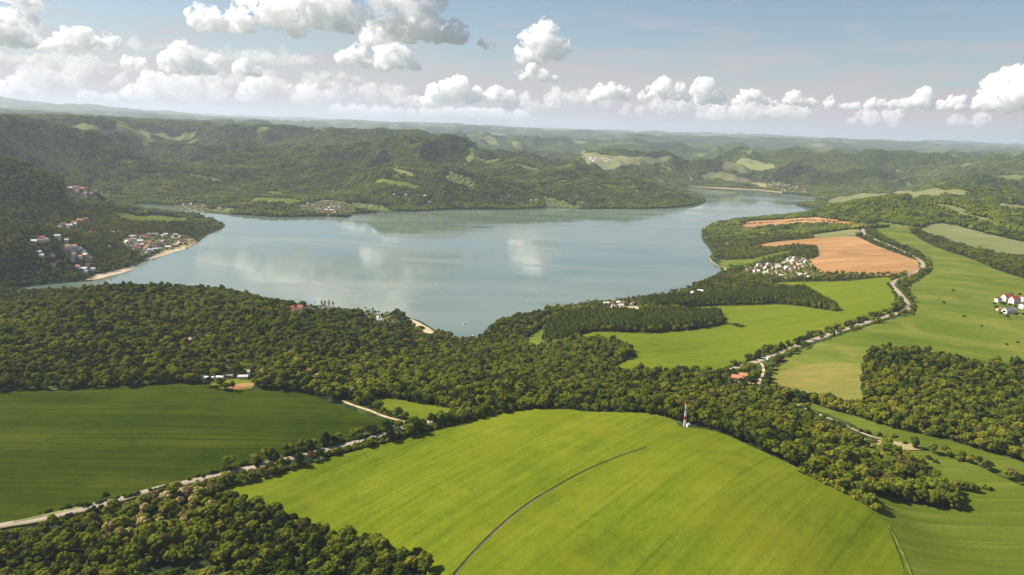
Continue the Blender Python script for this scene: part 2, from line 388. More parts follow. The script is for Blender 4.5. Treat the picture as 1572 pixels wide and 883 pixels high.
M['poplar_leaf'] = leaf_material('poplar_foliage', [(0.2, (0.048, 0.075, 0.010)), (0.5, (0.085, 0.120, 0.014)), (0.9, (0.14, 0.17, 0.02))])
M['blossom'] = leaf_material('blossoming_foliage', [(0.15, (0.12, 0.13, 0.017)), (0.45, (0.30, 0.26, 0.07)), (0.9, (0.58, 0.46, 0.21))])
M['bright_leaf'] = leaf_material('light_green_foliage', [(0.2, (0.10, 0.145, 0.012)), (0.5, (0.18, 0.22, 0.018)), (0.9, (0.29, 0.30, 0.034))])
M['olive_leaf'] = leaf_material('olive_brown_foliage', [(0.2, (0.07, 0.065, 0.018)), (0.5, (0.13, 0.115, 0.03)), (0.9, (0.24, 0.20, 0.07))])
M['bark'] = simple('bark', (0.10, 0.075, 0.05), 0.9, var=0.25, scale=2)
M['ground'] = ground_material()

# ---------------------------------------------------------------- ground sheet
idx = np.arange(NT * NR).reshape(NR, NT)
Fq = np.stack([idx[:-1, :-1].ravel(), idx[:-1, 1:].ravel(), idx[1:, 1:].ravel(), idx[1:, :-1].ravel()], -1)
me = mesh_np('ground', np.stack([gx.ravel(), gy.ravel(), GZ.ravel()], -1), Fq)
gl = (fbm(gx / 260, gy / 260, 3, 91) > 0.45) & (gr > 3100) & (ld > 40)
at = me.attributes.new('grass_land', 'FLOAT', 'POINT'); at.data.foreach_set('value', gl.ravel().astype(np.float32) * 0.85)
at = me.attributes.new('open_land', 'FLOAT', 'POINT'); at.data.foreach_set('value', sstep(7500, 10000, gr).ravel().astype(np.float32))
ground = tag(link('ground', me, M['ground']), 'hilly ground carrying woods, fields and villages out to the horizon', kind='structure')

def drape_poly(name, P, material, off, label, maxn=3500, kind='structure', pre=True):
    """a sheet that follows the ground inside a world outline"""
    P = np.asarray(P); c = P.mean(0); r = np.hypot(*c)
    per = np.linalg.norm(P - np.roll(P, 1, 0), axis=1).sum(); st = max(per / 500, 3.0 + r * 0.001)
    B = []
    for i in range(len(P)):
        a, b = P[i - 1], P[i]; k = max(1, int(np.linalg.norm(b - a) / st))
        for t in range(k): B.append(a + (b - a) * t / k)
    B = np.array(B)
    B = B + (np.stack([fbm(B[:, 0] / 14, B[:, 1] / 14, 2, 3), fbm(B[:, 0] / 14, B[:, 1] / 14, 2, 4)], -1)) * min(2.2, 0.8 + r * 0.0006)
    bt = np.arctan2(P[:, 0], P[:, 1]); bl = np.log(np.hypot(P[:, 0], P[:, 1]))
    i0, i1 = np.searchsorted(TH, bt.min()), np.searchsorted(TH, bt.max()); j0, j1 = np.searchsorted(LR, bl.min()), np.searchsorted(LR, bl.max())
    s = 1
    while (i1 - i0) * (j1 - j0) / s / s > maxn * 2: s += 1
    ii, jj = np.meshgrid(np.arange(i0, i1, s), np.arange(j0, j1, s)); ii = np.clip(ii.ravel(), 0, NT - 1); jj = np.clip(jj.ravel(), 0, NR - 1)
    X, Y = gx[jj, ii], gy[jj, ii]
    k = inpoly(X, Y, B); X, Y = X[k], Y[k]
    if len(X):
        k = segdist(X, Y, B) > st * 0.4; X, Y = X[k], Y[k]
    pts = [Vector(p) for p in B] + [Vector((x, y)) for x, y in zip(X, Y)]
    nb = len(B)
    vs, es, fs, *_ = geometry.delaunay_2d_cdt(pts, [], [list(range(nb))], 1, 0.05)
    V = np.array([(v[0], v[1]) for v in vs]); z = zat(V[:, 0], V[:, 1]) + off
    me = bpy.data.meshes.new(name)
    me.from_pydata(np.column_stack([V, z]).tolist(), [], [list(f) for f in fs]); me.update()
    me.polygons.foreach_set('use_smooth', np.full(len(me.polygons), True))
    bm = bmesh.new(); bm.from_mesh(me)
    bmesh.ops.recalc_face_normals(bm, faces=bm.faces)
    if sum(f.normal.z for f in bm.faces) < 0: bmesh.ops.reverse_faces(bm, faces=bm.faces)
    bm.to_mesh(me); bm.free()
    o = link(name, me, material); tag(o, label, kind=kind)
    return o
def drape_strip(name, P, width, material, off, label=None, parent=None, kind='structure', shift=0.0, wob=0.0, step=6.0):
    P = smooth_open(P, step)
    T = np.gradient(P, axis=0); T /= np.linalg.norm(T, axis=1)[:, None] + 1e-9
    N = np.stack([-T[:, 1], T[:, 0]], -1)
    ww = width * (1 + wob * fbm(P[:, 0] / 20, P[:, 1] / 20, 3, 8))
    rows = []
    for k in (-0.5, -0.17, 0.17, 0.5):
        Q = P + N * (shift + k * ww[:, None] if wob else shift + k * width)
        z = zat(Q[:, 0], Q[:, 1]); rows.append(np.column_stack([Q, z]))
    zz = np.max([q[:, 2] for q in rows], axis=0) * 0.6 + np.mean([q[:, 2] for q in rows], axis=0) * 0.4
    for q in rows: q[:, 2] = zz + off
    V = np.stack(rows, 1).reshape(-1, 3); n_ = len(P); I = np.arange(n_ * 4).reshape(n_, 4)
    Fs = np.stack([I[:-1, :-1].ravel(), I[:-1, 1:].ravel(), I[1:, 1:].ravel(), I[1:, :-1].ravel()], -1)
    me = mesh_np(name, V, Fs)
    if me.polygons[0].normal.z < 0: me.flip_normals()
    o = link(name, me, material, parent)
    if label: tag(o, label, kind=kind)
    return o, P

# ---------------------------------------------------------------- lake
mt_, nt, b = mat('lake_water')
geo = nt.nodes.new('ShaderNodeNewGeometry')
mp = nt.nodes.new('ShaderNodeMapping'); mp.inputs['Scale'].default_value = (0.0011, 0.0032, 1); mp.inputs['Rotation'].default_value = (0, 0, 0.12)
nt.links.new(geo.outputs['Position'], mp.inputs[0])
windn = noise_node(nt, 1.0, 5, mp.outputs[0], 0.55, 1.2)
rr = ramp_node(nt, windn, [(0.47, (0.02, 0.02, 0.02)), (0.57, (0.15, 0.15, 0.15))])
nt.links.new(rr, b.inputs['Roughness'])
cc = ramp_node(nt, windn, [(0.35, (0.100, 0.150, 0.112)), (0.7, (0.185, 0.212, 0.165))])
nt.links.new(cc, b.inputs['Base Color'])
b.inputs['IOR'].default_value = 1.42; b.inputs['Specular IOR Level'].default_value = 0.5
b1 = noise_node(nt, 0.35, 3, geo.outputs['Position'], 0.6)
bp = nt.nodes.new('ShaderNodeBump'); bp.inputs['Strength'].default_value = 0.06; bp.inputs['Distance'].default_value = 0.35
nt.links.new(b1, bp.inputs['Height']); nt.links.new(bp.outputs[0], b.inputs['Normal'])
M['water'] = mt_
C = LAKE.mean(0)
lv = [Vector((p[0], p[1])) for p in LAKE]
big_ = []
x0, y0 = LAKE.min(0) - 40; x1, y1 = LAKE.max(0) + 40
xs = np.linspace(x0, x1, 60); ys = np.linspace(y0, y1, 60)
X, Y = np.meshgrid(xs, ys); I = np.arange(3600).reshape(60, 60)
cx, cy_ = (X[:-1, :-1] + X[1:, 1:]) / 2, (Y[:-1, :-1] + Y[1:, 1:]) / 2
keep = (inpoly(cx, cy_, LAKE) | (segdist(cx, cy_, LAKE) < 90)).ravel()
Fq = np.stack([I[:-1, :-1].ravel(), I[:-1, 1:].ravel(), I[1:, 1:].ravel(), I[1:, :-1].ravel()], -1)[keep]
lake = tag(link('lake_water', mesh_np('lake_water', np.stack([X.ravel(), Y.ravel(), np.zeros(3600)], -1), Fq), M['water']),
           'broad grey green reservoir reflecting the clouds', kind='structure')

# ---------------------------------------------------------------- fields
PI = math.pi
TRACK = hits([(690,900),(697,883),(745,830),(800,782),(850,750),(900,723),(950,702),(992,688)])
tang = TRACK[-1] - TRACK[0]; ta = math.atan2(tang[1], tang[0])
M['lime'] = field_mat('lime_crop', (0.075, 0.108, 0.0047), (0.115, 0.150, 0.0075), (0.169, 0.193, 0.0132), -ta, 34, 5.0, tram=0.16, patch=(0.160, 0.160, 0.0094), patch_stops=(0.5, 0.75))
M['wheat'] = field_mat('dark_crop', (0.019, 0.033, 0.0017), (0.033, 0.052, 0.0034), (0.062, 0.079, 0.0077), -0.10, 30, 6.0, tram=0.2)
M['lime2'] = field_mat('valley_crop', (0.086, 0.117, 0.0072), (0.115, 0.149, 0.0099), (0.149, 0.171, 0.0162), -0.35, 20, 8.0, tram=0.14)
M['meadow'] = field_mat('meadow_grass', (0.057, 0.092, 0.0101), (0.092, 0.129, 0.0147), (0.166, 0.175, 0.0331), 0.75, 14, 11.0, patch=(0.184, 0.175, 0.0368))
M['valley_meadow'] = field_mat('valley_meadow_grass', (0.059, 0.087, 0.0085), (0.087, 0.119, 0.0114), (0.147, 0.162, 0.0285), 0.02, 24, 6.0)
M['dry'] = field_mat('dry_meadow', (0.085, 0.119, 0.0187), (0.162, 0.162, 0.0340), (0.255, 0.196, 0.0595), 0.3, 5, 9.0)
M['brown'] = field_mat('bare_soil', (0.22, 0.120, 0.050), (0.31, 0.172, 0.072), (0.41, 0.25, 0.120), 0.3, 12, 12.0, patch=(0.19, 0.105, 0.055), patch_stops=(0.52, 0.68))
M['pale'] = field_mat('pale_meadow', (0.108, 0.131, 0.0450), (0.153, 0.167, 0.0630), (0.225, 0.207, 0.0990), 0.4, 8, 14.0)
M['tan'] = field_mat('stubble', (0.22, 0.18, 0.08), (0.30, 0.25, 0.12), (0.38, 0.31, 0.17), 0.2, 14, 4.0)
M['sand'] = simple('sand', (0.46, 0.36, 0.24), 0.95, var=0.12, scale=0.05)
FIELDS = [
 ('crop_field', 'wheat', 0.45, 'dark green crop field at the left, above the tree lined road',
  [(-160,612),(0,602),(110,599),(200,594),(285,589),(322,594),(352,601),(385,600),(450,602),(480,607),(505,618),(535,628),(570,640),(606,648),(590,657),(545,668),(500,682),(430,698),(330,726),(298,734),(220,757),(150,773),(50,795),(0,803),(-160,838)]),
 ('crop_field', 'lime2', 0.4, 'small bright green field beside the country road, behind the dark field', [(566,612),(600,612),(650,621),(692,628),(676,640),(645,646),(610,638),(575,628)]),
 ('crop_field', 'lime', 0.80, 'large domed bright green crop field in the foreground',
  [(340,753),(380,741),(450,722),(500,706),(560,690),(640,668),(700,652),(760,638),(815,629),(870,629),(900,633),(960,634),(1000,636),(1030,644),(1046,656),(1080,658),(1120,671),(1170,694),(1230,722),(1290,753),(1345,787),(1360,805),(1375,840),(1392,883),(1420,960),(1000,1040),(640,990),(655,883),(648,862),(620,856),(580,842),(530,824),(480,812),(430,792),(400,778),(370,770)]),
 ('crop_field', 'valley_meadow', 0.4, 'green meadow in the hollow at the lower right', 
  [(1325,758),(1380,769),(1467,783),(1472,768),(1432,730),(1404,707),(1384,694),(1430,694),(1500,716),(1572,748),(1720,800),(1740,1000),(1416,980),(1393,883),(1376,838),(1361,805),(1348,788)]),
 ('meadow', 'valley_meadow', 0.35, 'narrow meadow strip running down between two woods at the right',
  [(1215,622),(1245,628),(1300,648),(1340,668),(1380,680),(1430,692),(1500,714),(1572,745),(1660,780),(1660,755),(1572,712),(1500,690),(1430,670),(1380,660),(1330,644),(1290,634),(1240,618)]),
 ('crop_field', 'lime2', 0.45, 'bright lime field wrapped around the poplar plantations',
  [(888,522),(900,511),(1000,512),(1060,507),(1107,500),(1108,488),(1095,479),(1030,475),(1110,470),(1200,468),(1286,479),(1262,464),(1240,448),(1187,443),(1197,434),(1300,432),(1364,426),(1370,445),(1375,462),(1368,479),(1320,493),(1250,515),(1160,549),(1095,573),(1040,571),(985,573),(925,569),(972,545),(955,530)]),
 ('ploughed_field', 'brown', 0.4, 'large bare orange brown field beside the bend in the road',
  [(1153,381),(1180,373),(1250,366),(1312,363),(1340,375),(1380,390),(1411,402),(1404,418),(1370,424),(1300,424),(1264,424),(1250,413),(1233,403),(1256,394),(1253,381),(1230,378),(1180,382)]),
 ('ploughed_field', 'brown', 0.4, 'long thin bare brown field behind the larger one', [(1133,347),(1150,340),(1210,336),(1290,339),(1329,344),(1320,347),(1240,346),(1180,349),(1140,352)]),
 ('meadow', 'pale', 0.4, 'small meadow between the two bare brown fields', [(1245,361),(1310,352),(1322,356),(1312,362),(1252,366)]),
 ('meadow', 'meadow', 0.45, 'wide green slope to the right of the winding road',
  [(1332,352),(1400,347),(1402,360),(1440,381),(1480,394),(1520,411),(1572,428),(1680,450),(1700,610),(1572,566),(1500,562),(1430,547),(1350,541),(1325,552),(1322,590),(1325,628),(1270,616),(1212,607),(1180,598),(1190,560),(1250,529),(1330,502),(1402,480),(1400,462),(1392,440),(1422,421),(1426,405),(1404,385),(1362,368)]),
 ('meadow', 'dry', 0.75, 'yellowing dry patch of meadow at the edge of the right hand wood', [(1182,596),(1200,572),(1240,560),(1290,558),(1322,568),(1321,600),(1324,626),(1270,614),(1212,606)]),
 ('meadow', 'pale', 0.4, 'pale meadow beyond the hedge at the far right', [(1405,351),(1440,343),(1470,347),(1520,360),(1572,372),(1650,385),(1650,412),(1572,396),(1540,393),(1490,383),(1450,369),(1420,360)]),
 ('meadow', 'pale', 0.5, 'pale hilltop meadow past the wooded rise at the far right', [(1262,312),(1290,301),(1350,298),(1400,291),(1440,289),(1490,296),(1478,301),(1450,300),(1446,306),(1410,306),(1395,303),(1340,306),(1290,314)]),
 ('meadow', 'pale', 0.5, 'short meadow strip in the woods at the far right', [(1425,312),(1460,315),(1484,323),(1472,327),(1440,318)]),
 ('meadow', 'pale', 0.5, 'thin slanting meadow below the short strip at the far right', [(1455,322),(1485,328),(1530,339),(1525,344),(1480,334)]),
 ('meadow', 'pale', 0.5, 'meadow sliver at the right edge behind the woods', [(1522,316),(1590,317),(1600,322),(1530,321)]),
 ('meadow', 'pale', 0.8, 'rounded pale meadow on the hill behind the far village', [(1108,257),(1130,250),(1155,246),(1175,252),(1203,262),(1170,263),(1150,268),(1120,261)]),
 ('meadow', 'pale', 0.8, 'curved meadow just above the far village', [(1073,270),(1085,265),(1110,264),(1130,270),(1157,280),(1130,281),(1100,275),(1080,275)]),
 ('meadow', 'meadow', 0.5, 'flat meadow by the village on the far shore', [(378,309),(395,303),(440,305),(462,308),(455,314),(400,313)]),
 ('meadow', 'meadow', 0.5, 'small sloping meadow above the flat one on the far shore', [(403,296),(418,293),(437,298),(430,302)]),
 ('meadow', 'meadow', 0.5, 'grassy meadow on the wooded headland at the left', [(178,331),(230,330),(290,337),(286,343),(240,343),(195,339)]),
 ('meadow', 'meadow', 0.5, 'narrow meadow under the hillside village at the left', [(125,309),(160,309),(210,314),(208,318),(160,315)]),
 ('meadow', 'pale', 1.0, 'long high meadow on the skyline hills at the left', [(105,196),(170,200),(215,193),(212,198),(250,204),(297,203),(300,208),(232,209),(220,214),(165,209),(130,202)]),
 ('meadow', 'pale', 1.0, 'tiny clearing high in the left hills', [(185,246),(200,244),(211,250),(195,252)]),
 ('meadow', 'pale', 1.0, 'clearing on the wooded slope above the inlet', [(222,267),(245,264),(253,271),(232,273)]),
 ('meadow', 'pale', 1.0, 'very thin pale clearing across the left hills', [(256,233),(290,234),(316,236),(317,239),(265,237)]),
 ('meadow', 'pale', 1.0, 'slanting clearing down the slope above the far shore', [(278,265),(300,268),(342,278),(337,282),(300,274)]),
 ('meadow', 'pale', 1.0, 'pale slanting clearing on the middle hills', [(590,259),(605,258),(640,269),(648,274),(620,269)]),
 ('meadow', 'meadow', 1.0, 'green clearing low on the middle hills', [(575,279),(600,277),(645,286),(634,291),(590,285)]),
 ('meadow', 'pale', 1.0, 'thin clearing on the crest right of the middle hills', [(778,250),(800,253),(830,261),(833,265),(800,259)]),
 ('meadow', 'pale', 2.0, 'pale valley floor with a town in the far distance', [(880,237),(900,235),(950,240),(1042,246),(1010,251),(960,256),(945,260),(900,254)]),
 ('meadow', 'pale', 2.0, 'light slope of fields on the far hills above the valley', [(730,216),(760,213),(802,225),(790,229),(750,221)]),
 ('meadow', 'meadow', 0.4, 'grassy flat by the small sandy spit', [(1102,400),(1150,398),(1190,389),(1218,384),(1207,391),(1172,402),(1140,411),(1112,412)]),
 ('meadow', 'meadow', 0.4, 'small meadow at the tip of the wood above the bay', [(838,497),(852,500),(840,520),(836,533),(815,535),(806,522),(822,512)]),
 ('stubble_strip', 'tan', 0.65, 'tan stubble strip below the bend of the farm track at the right', [(1320,674),(1345,676),(1400,682),(1422,690),(1400,692),(1345,688)]),
 ('farmyard', 'lime2', 0.6, 'grassy yard around the white sheds beside the dark field', [(322,591),(345,584),(385,581),(392,588),(386,598),(352,600)]),
 ('bare_patch', 'brown', 0.85, 'patch of bare orange earth in front of the white sheds', [(349,597),(362,591),(385,589),(389,594),(372,598),(356,600)]),
 ('clearing', 'sand', 0.5, 'bare clearing in the middle of the left wood', [(279,524),(290,519),(306,516),(306,522),(292,527)]),
 ('campsite', 'sand', 0.5, 'sandy campsite ground on the shore', [(917,478),(932,472),(975,470),(984,474),(975,487),(935,487)]),
 ('beach', 'sand', 0.5, 'sandy beach at the foot of the left wood', [(618,487),(632,490),(650,499),(670,512),(662,519),(648,511),(632,498)]),
 ('beach', 'sand', 0.5, 'sandy beach at the end of the inlet on the left', [(130,430),(150,422),(180,415),(205,409),(206,413),(182,421),(150,429)]),
 ('beach', 'sand', 0.5, 'bright beach below the lakeside village at the left', [(222,399),(245,389),(262,383),(280,377),(286,382),(262,389),(240,396)]),
 ('beach', 'tan', 0.5, 'tan shore slope at the edge of the lakeside village', [(278,366),(290,366),(302,371),(290,381),(282,377)]),
 ('beach', 'tan', 0.5, 'thin pale beach along the distant end of the lake', [(1062,286),(1100,288),(1160,291),(1200,295),(1200,297),(1160,293),(1100,290),(1066,287)]),
 ('beach', 'tan', 0.5, 'tan bank of the distant end of the lake', [(1150,280),(1175,282),(1190,290),(1165,289)]),
]
open_polys = []
def poly_of(name, px): return smooth_closed(hits(px), 4)
for name, mk, off, lab, px in FIELDS:
    P = poly_of(name, px)
    r = np.hypot(*P.mean(0))
    open_polys.append(P)
    drape_poly(name, P, M[mk], off + (0 if r < 3000 else (r - 3000) * 0.0006), lab, 3500 if r < 2500 else 2500)
print('fields', time.time() - T0)

# ---------------------------------------------------------------- cumulus clouds
def vnoise3(x, y, z, seed):
    iz = np.floor(z).astype(np.int64); fz = z - iz; fz = fz * fz * (3 - 2 * fz)
    ix = np.floor(x); iy = np.floor(y); fx = x - ix; fy = y - iy; fx = fx * fx * (3 - 2 * fx); fy = fy * fy * (3 - 2 * fy)
    def lay(k):
        a = lattice(ix + k * 57, iy + k * 113, seed); b = lattice(ix + 1 + k * 57, iy + k * 113, seed)
        c = lattice(ix + k * 57, iy + 1 + k * 113, seed); d = lattice(ix + 1 + k * 57, iy + 1 + k * 113, seed)
        return (a + (b - a) * fx) * (1 - fy) + (c + (d - c) * fx) * fy
    return lay(iz) * (1 - fz) + lay(iz + 1) * fz
_b = bmesh.new(); bmesh.ops.create_icosphere(_b, subdivisions=2, radius=1)
ICO1 = (np.array([v.co[:] for v in _b.verts]), np.array([[v.index for v in f.verts] for f in _b.faces])); _b.free()
mt_ = bpy.data.materials.new('cloud_vapour'); mt_.use_nodes = True; nt = mt_.node_tree; nt.nodes.remove(nt.nodes['Principled BSDF'])
vs = nt.nodes.new('ShaderNodeVolumeScatter'); vs.inputs['Color'].default_value = (1.0, 0.984, 0.966, 1); vs.inputs['Anisotropy'].default_value = 0.0
geo = nt.nodes.new('ShaderNodeNewGeometry'); nz_ = noise_node(nt, 0.0055, 8, geo.outputs['Position'], 0.65)
mr = nt.nodes.new('ShaderNodeMapRange'); mr.inputs[1].default_value = 0.455; mr.inputs[2].default_value = 0.525; mr.inputs[3].default_value = 0.0; mr.inputs[4].default_value = 0.014
nt.links.new(nz_, mr.inputs[0]); nt.links.new(mr.outputs[0], vs.inputs['Density']); nt.links.new(vs.outputs[0], nt.nodes['Material Output'].inputs['Volume'])
M['cloud'] = mt_
M['thin_cloud'] = mt_.copy(); M['thin_cloud'].name = 'thin_cloud_vapour'
for n__ in M['thin_cloud'].node_tree.nodes:
    if n__.type == 'MAP_RANGE': n__.inputs[4].default_value = 0.0019
    if n__.type == 'TEX_NOISE': n__.inputs['Scale'].default_value = 0.003
CB = 1560.0
def cloud(base_px, lobes, label, seed, group=None, zb=CB, vox=None, mk='cloud', sq=0.9):
    """lobes: pixel centre and pixel radius of each swelling; base_px is the pixel on the flat underside that fixes the distance"""
    th, sl = ray_th_sl(*base_px); D = (zb - CAMZ) / float(sl); r_ = np.random.default_rng(seed); ppm = D / FPX
    VV, FF, nb = [], [], [0]
    def ball(c, R, sq=0.9):
        Vi, Fi = ICO1; VV.append(Vi * np.array([R, R, R * sq]) + np.array(c)); FF.append(Fi + nb[0]); nb[0] += len(Vi)
    org = None
    for (px, py, rp) in lobes:
        t_, s_ = ray_th_sl(px, py); R = rp * ppm; dd = D + R * r_.uniform(-0.5, 1.0)
        c = Vector((dd * math.sin(t_), dd * math.cos(t_), CAMZ + float(s_) * dd)); org = org or c.copy()
        ball(c, R * 0.88, sq)
        for k in range(13):
            d = Vector(r_.normal(size=3)); d.z = abs(d.z) * 0.8 - 0.2; d.normalize(); q = r_.uniform(0.30, 0.55) * R
            ball(c + d * R * 0.78, q)
            for kk in range(4):
                e = (d * 0.8 + Vector(r_.normal(size=3))).normalized(); ball(c + d * R * 0.78 + e * q * 0.85, q * r_.uniform(0.3, 0.55))
    V = np.vstack(VV); V[:, 2] = np.where(V[:, 2] < zb, zb + (V[:, 2] - zb) * 0.12, V[:, 2])
    me = mesh_np('cloud', V, np.vstack(FF))
    o = bpy.data.objects.new('cumulus_cloud', me); COL.objects.link(o)
    md = o.modifiers.new('r', 'REMESH'); md.mode = 'VOXEL'; md.voxel_size = (vox or 2.2) * ppm
    dg = bpy.context.evaluated_depsgraph_get(); me2 = bpy.data.meshes.new_from_object(o.evaluated_get(dg)); o.modifiers.clear()
    n_ = len(me2.vertices); V = np.empty(n_ * 3, np.float32); me2.vertices.foreach_get('co', V); V = V.reshape(-1, 3).astype(float)
    Nn = np.empty(n_ * 3, np.float32); me2.vertices.foreach_get('normal', Nn); Nn = Nn.reshape(-1, 3)
    up = np.clip((V[:, 2] - zb) / (25 * ppm), 0.25, 1)[:, None]
    for wl_, am in ((38, 8.0), (17, 7.0), (8, 5.0), (4.5, 3.0)):
        q = V / (wl_ * ppm); f = np.abs(vnoise3(q[:, 0] + seed, q[:, 1], q[:, 2], seed) * 2 - 1)
        V = V + Nn * ((1 - f) ** 1.0 - 0.6)[:, None] * am * ppm * up * 1.3
    me2.vertices.foreach_set('co', (V - np.array(org)).astype(np.float32).ravel()); me2.polygons.foreach_set('use_smooth', np.full(len(me2.polygons), True))
    me2.materials.clear(); me2.materials.append(M[mk]); me2.update()
    o.data = me2; bpy.data.meshes.remove(me); me2.name = 'cumulus_cloud'; o.location = org
    return tag(o, label, 'cloud', group)
cloud((430,58), [(310,32,20),(335,36,15),(365,38,20),(395,18,26),(425,22,28),(460,14,34),(500,20,30),(530,32,22),(550,24,15),(455,48,14)], 'long flat based cumulus cloud left of centre at the top', 1)
cloud((640,74), [(570,58,16),(595,48,26),(625,40,34),(610,6,28),(655,18,26),(665,45,28),(695,52,20),(708,62,9),(625,-25,26),(580,0,16),(560,-30,20),(520,-45,34),(600,-60,30)], 'big billowing cumulus cloud at the top just right of the long one', 2)
cloud((590,108), [(532,92,15),(545,82,12),(560,97,10),(600,88,20),(620,97,16),(638,104,10),(590,100,14)], 'two humped cumulus cloud hanging below the big billowing one', 3)
cloud((830,97), [(805,86,14),(818,62,16),(828,48,13),(840,68,21),(855,80,16),(868,82,7),(830,86,15)], 'tall lone cumulus cloud standing right of centre', 4)
cloud((822,125), [(800,117,7),(818,112,9),(835,118,9),(852,121,6)], 'small flat cloud under the tall lone one', 5)
cloud((745,77), [(738,66,5),(748,72,7),(756,74,5)], 'tiny torn cloud between the big one and the lone one', 6)
cloud((25,72), [(0,34,16),(15,50,22),(35,62,16),(45,8,16),(20,-8,14),(52,34,8),(-25,50,30),(48,68,8)], 'broken cloud bank cut by the top left corner', 7)
cloud((110,80), [(78,72,14),(98,68,13),(118,60,15),(140,68,12),(165,69,9),(178,68,6)], 'small cloud with a thin right tail, second from the left edge', 8)
cloud((275,112), [(195,98,9),(215,100,8),(262,100,14),(280,86,13),(300,104,14),(322,104,14),(375,108,12),(390,112,9)], 'low broken cumulus row left of centre beneath the long cloud', 9, zb=1700)
cloud((700,166), [(660,158,12),(676,148,15),(700,140,18),(722,150,14),(760,150,12),(780,160,12)], 'faint hazy cumulus low over the hills in the middle', 10, zb=1800)
for i, (bx, lb, lob) in enumerate((((935,160), 'leftmost of the row of low clouds over the right hand hills', [(908,154,9),(922,146,11),(938,144,11),(955,144,9),(962,150,8)]),
    ((1025,160), 'wide low cloud, second from the left in the low row', [(988,150,9),(1000,142,10),(1020,138,13),(1040,146,10),(1055,150,8)]),
    ((1085,160), 'upright low cloud, third from the left in the low row', [(1080,140,13),(1078,152,11),(1098,152,9),(1108,156,6)]),
    ((1155,164), 'small low cloud in the middle of the low row', [(1130,156,8),(1146,152,9),(1160,147,10),(1176,156,8),(1188,160,5)]),
    ((1240,165), 'long ragged low cloud right of the middle of the low row', [(1215,153,9),(1232,158,8),(1250,158,8),(1272,160,9),(1295,165,7),(1312,166,7)]),
    ((1385,172), 'long low cloud left of the large one at the right edge', [(1335,163,8),(1350,160,9),(1372,161,9),(1395,162,9),(1416,155,11),(1428,162,9)]),
    ((1460,172), 'small double topped low cloud beside the large one at the right edge', [(1450,163,8),(1466,156,9),(1474,166,6)]),
    ((1545,175), 'large heaped cumulus cloud cut by the right edge', [(1518,158,15),(1530,140,18),(1548,130,17),(1565,140,20),(1550,156,18),(1585,150,24),(1600,135,26)]))):
    cloud(bx, lob, lb, 20 + i, zb=1560, vox=1.5)
r_ = random.Random(5)
for i in range(22):
    px = [30,95,150,205,250,300,345,390,430,475,520,560,600,640,850,880,960,1040,1120,1200,1330,1490][i]; py = [140,125,150,128,146,138,120,146,132,152,130,150,142,160,165,158,172,170,176,178,186,190][i]; s = r_.uniform(8, 17)
    cloud((px, py + s * 0.6), [(px + r_.uniform(-3.4, 3.4) * s, py - r_.uniform(-.35, .75) * s, s * r_.uniform(.3, .9)) for k in range(10)], 'pale distant cumulus dissolving in the haze above the horizon', 50 + i, 'faint distant clouds in the haze', zb=1800, vox=2.0, mk='thin_cloud')
for i, (x0, x1, y0, y1) in enumerate(((205, 490, 72, 90), (300, 460, 84, 96), (0, 200, 92, 108), (520, 800, 172, 180))):
    cloud(((x0 + x1) / 2, y1 + 4), [(x0 + (x1 - x0) * t, y0 + (y1 - y0) * (t + r_.uniform(-.3, .3)), r_.uniform(6, 11)) for t in np.linspace(0, 1, 16)], ['long thin veil of cloud under the long flat based cumulus', 'shorter thin veil just below the long one', 'thin veil of cloud at the left edge', 'thin low veil over the middle hills'][i], 90 + i, zb=1750, vox=2.0, mk='thin_cloud', sq=0.45)
print('clouds', time.time() - T0)

# ---------------------------------------------------------------- roads and tracks
M['asphalt'] = simple('asphalt', (0.33, 0.265, 0.205), 0.9, var=0.10, scale=0.02)
M['verge'] = simple('road_verge', (0.20, 0.18, 0.09), 0.95, var=0.2, scale=0.08)
M['paint'] = simple('road_paint', (0.75, 0.75, 0.72), 0.7, var=0.04)
M['track'] = simple('dirt_track', (0.42, 0.34, 0.20), 0.95, var=0.15, scale=0.1)
M['gully'] = simple('dark_furrow', (0.032, 0.034, 0.008), 0.95, var=0.2, scale=0.1)
M['path_green'] = simple('grassy_margin', (0.20, 0.22, 0.06), 0.95, var=0.15, scale=0.1)
M['margin_dark'] = simple('field_edge_grass', (0.115, 0.145, 0.012), 0.95, var=0.25, scale=0.1)
ROADS = []
def road(px, width, lab, paint=True, z0=0.55, name='road', mk='asphalt'):
    P0 = hits(px)
    if mk == 'asphalt':
        drape_strip(name + '_verge', P0, width + 5, M['verge'], z0 - 0.25, 'rough grassy verge along the ' + lab)
    o, P = drape_strip(name, P0, width, M[mk], z0, lab)
    if paint:
        for s in (-1, 1):
            drape_strip('edge_line', P0, 0.18, M['paint'], z0 + 0.12, parent=o, shift=s * (width / 2 - 0.35))
    ROADS.append((P, width)); return P
road([(-120,836),(0,808),(55,799),(120,784),(155,776),(200,762),(250,748),(290,740),(340,730),(380,720),(430,708),(480,696),(520,686),(560,676),(600,664),(640,652),(690,640)], 6,
     'pale country road running between the dark field and the bright field')
road([(1094,576),(1125,567),(1160,556),(1200,541),(1250,522),(1300,505),(1350,489),(1385,479),(1394,471),(1388,460),(1377,447),(1369,438),(1376,431),(1395,424),(1412,414),(1416,405),(1400,393),(1370,379),(1345,369),(1327,359),(1324,351)], 8,
     'winding road climbing past the bare field to the upper right')
road([(1168,558),(1172,565),(1171,575),(1166,585),(1164,594)], 4, 'short dirt drive leading off the winding road', False, mk='track', name='dirt_track')
road([(1220,620),(1250,634),(1290,650),(1330,668),(1375,680)], 3.4, 'pale dirt track along the edge of the wood at the right', False, mk='track', name='dirt_track')
road([(524,616),(545,624),(570,632),(590,640),(620,648),(650,654)], 4.5, 'pale dirt lane cutting past the small bright field', False, mk='track', name='dirt_track')
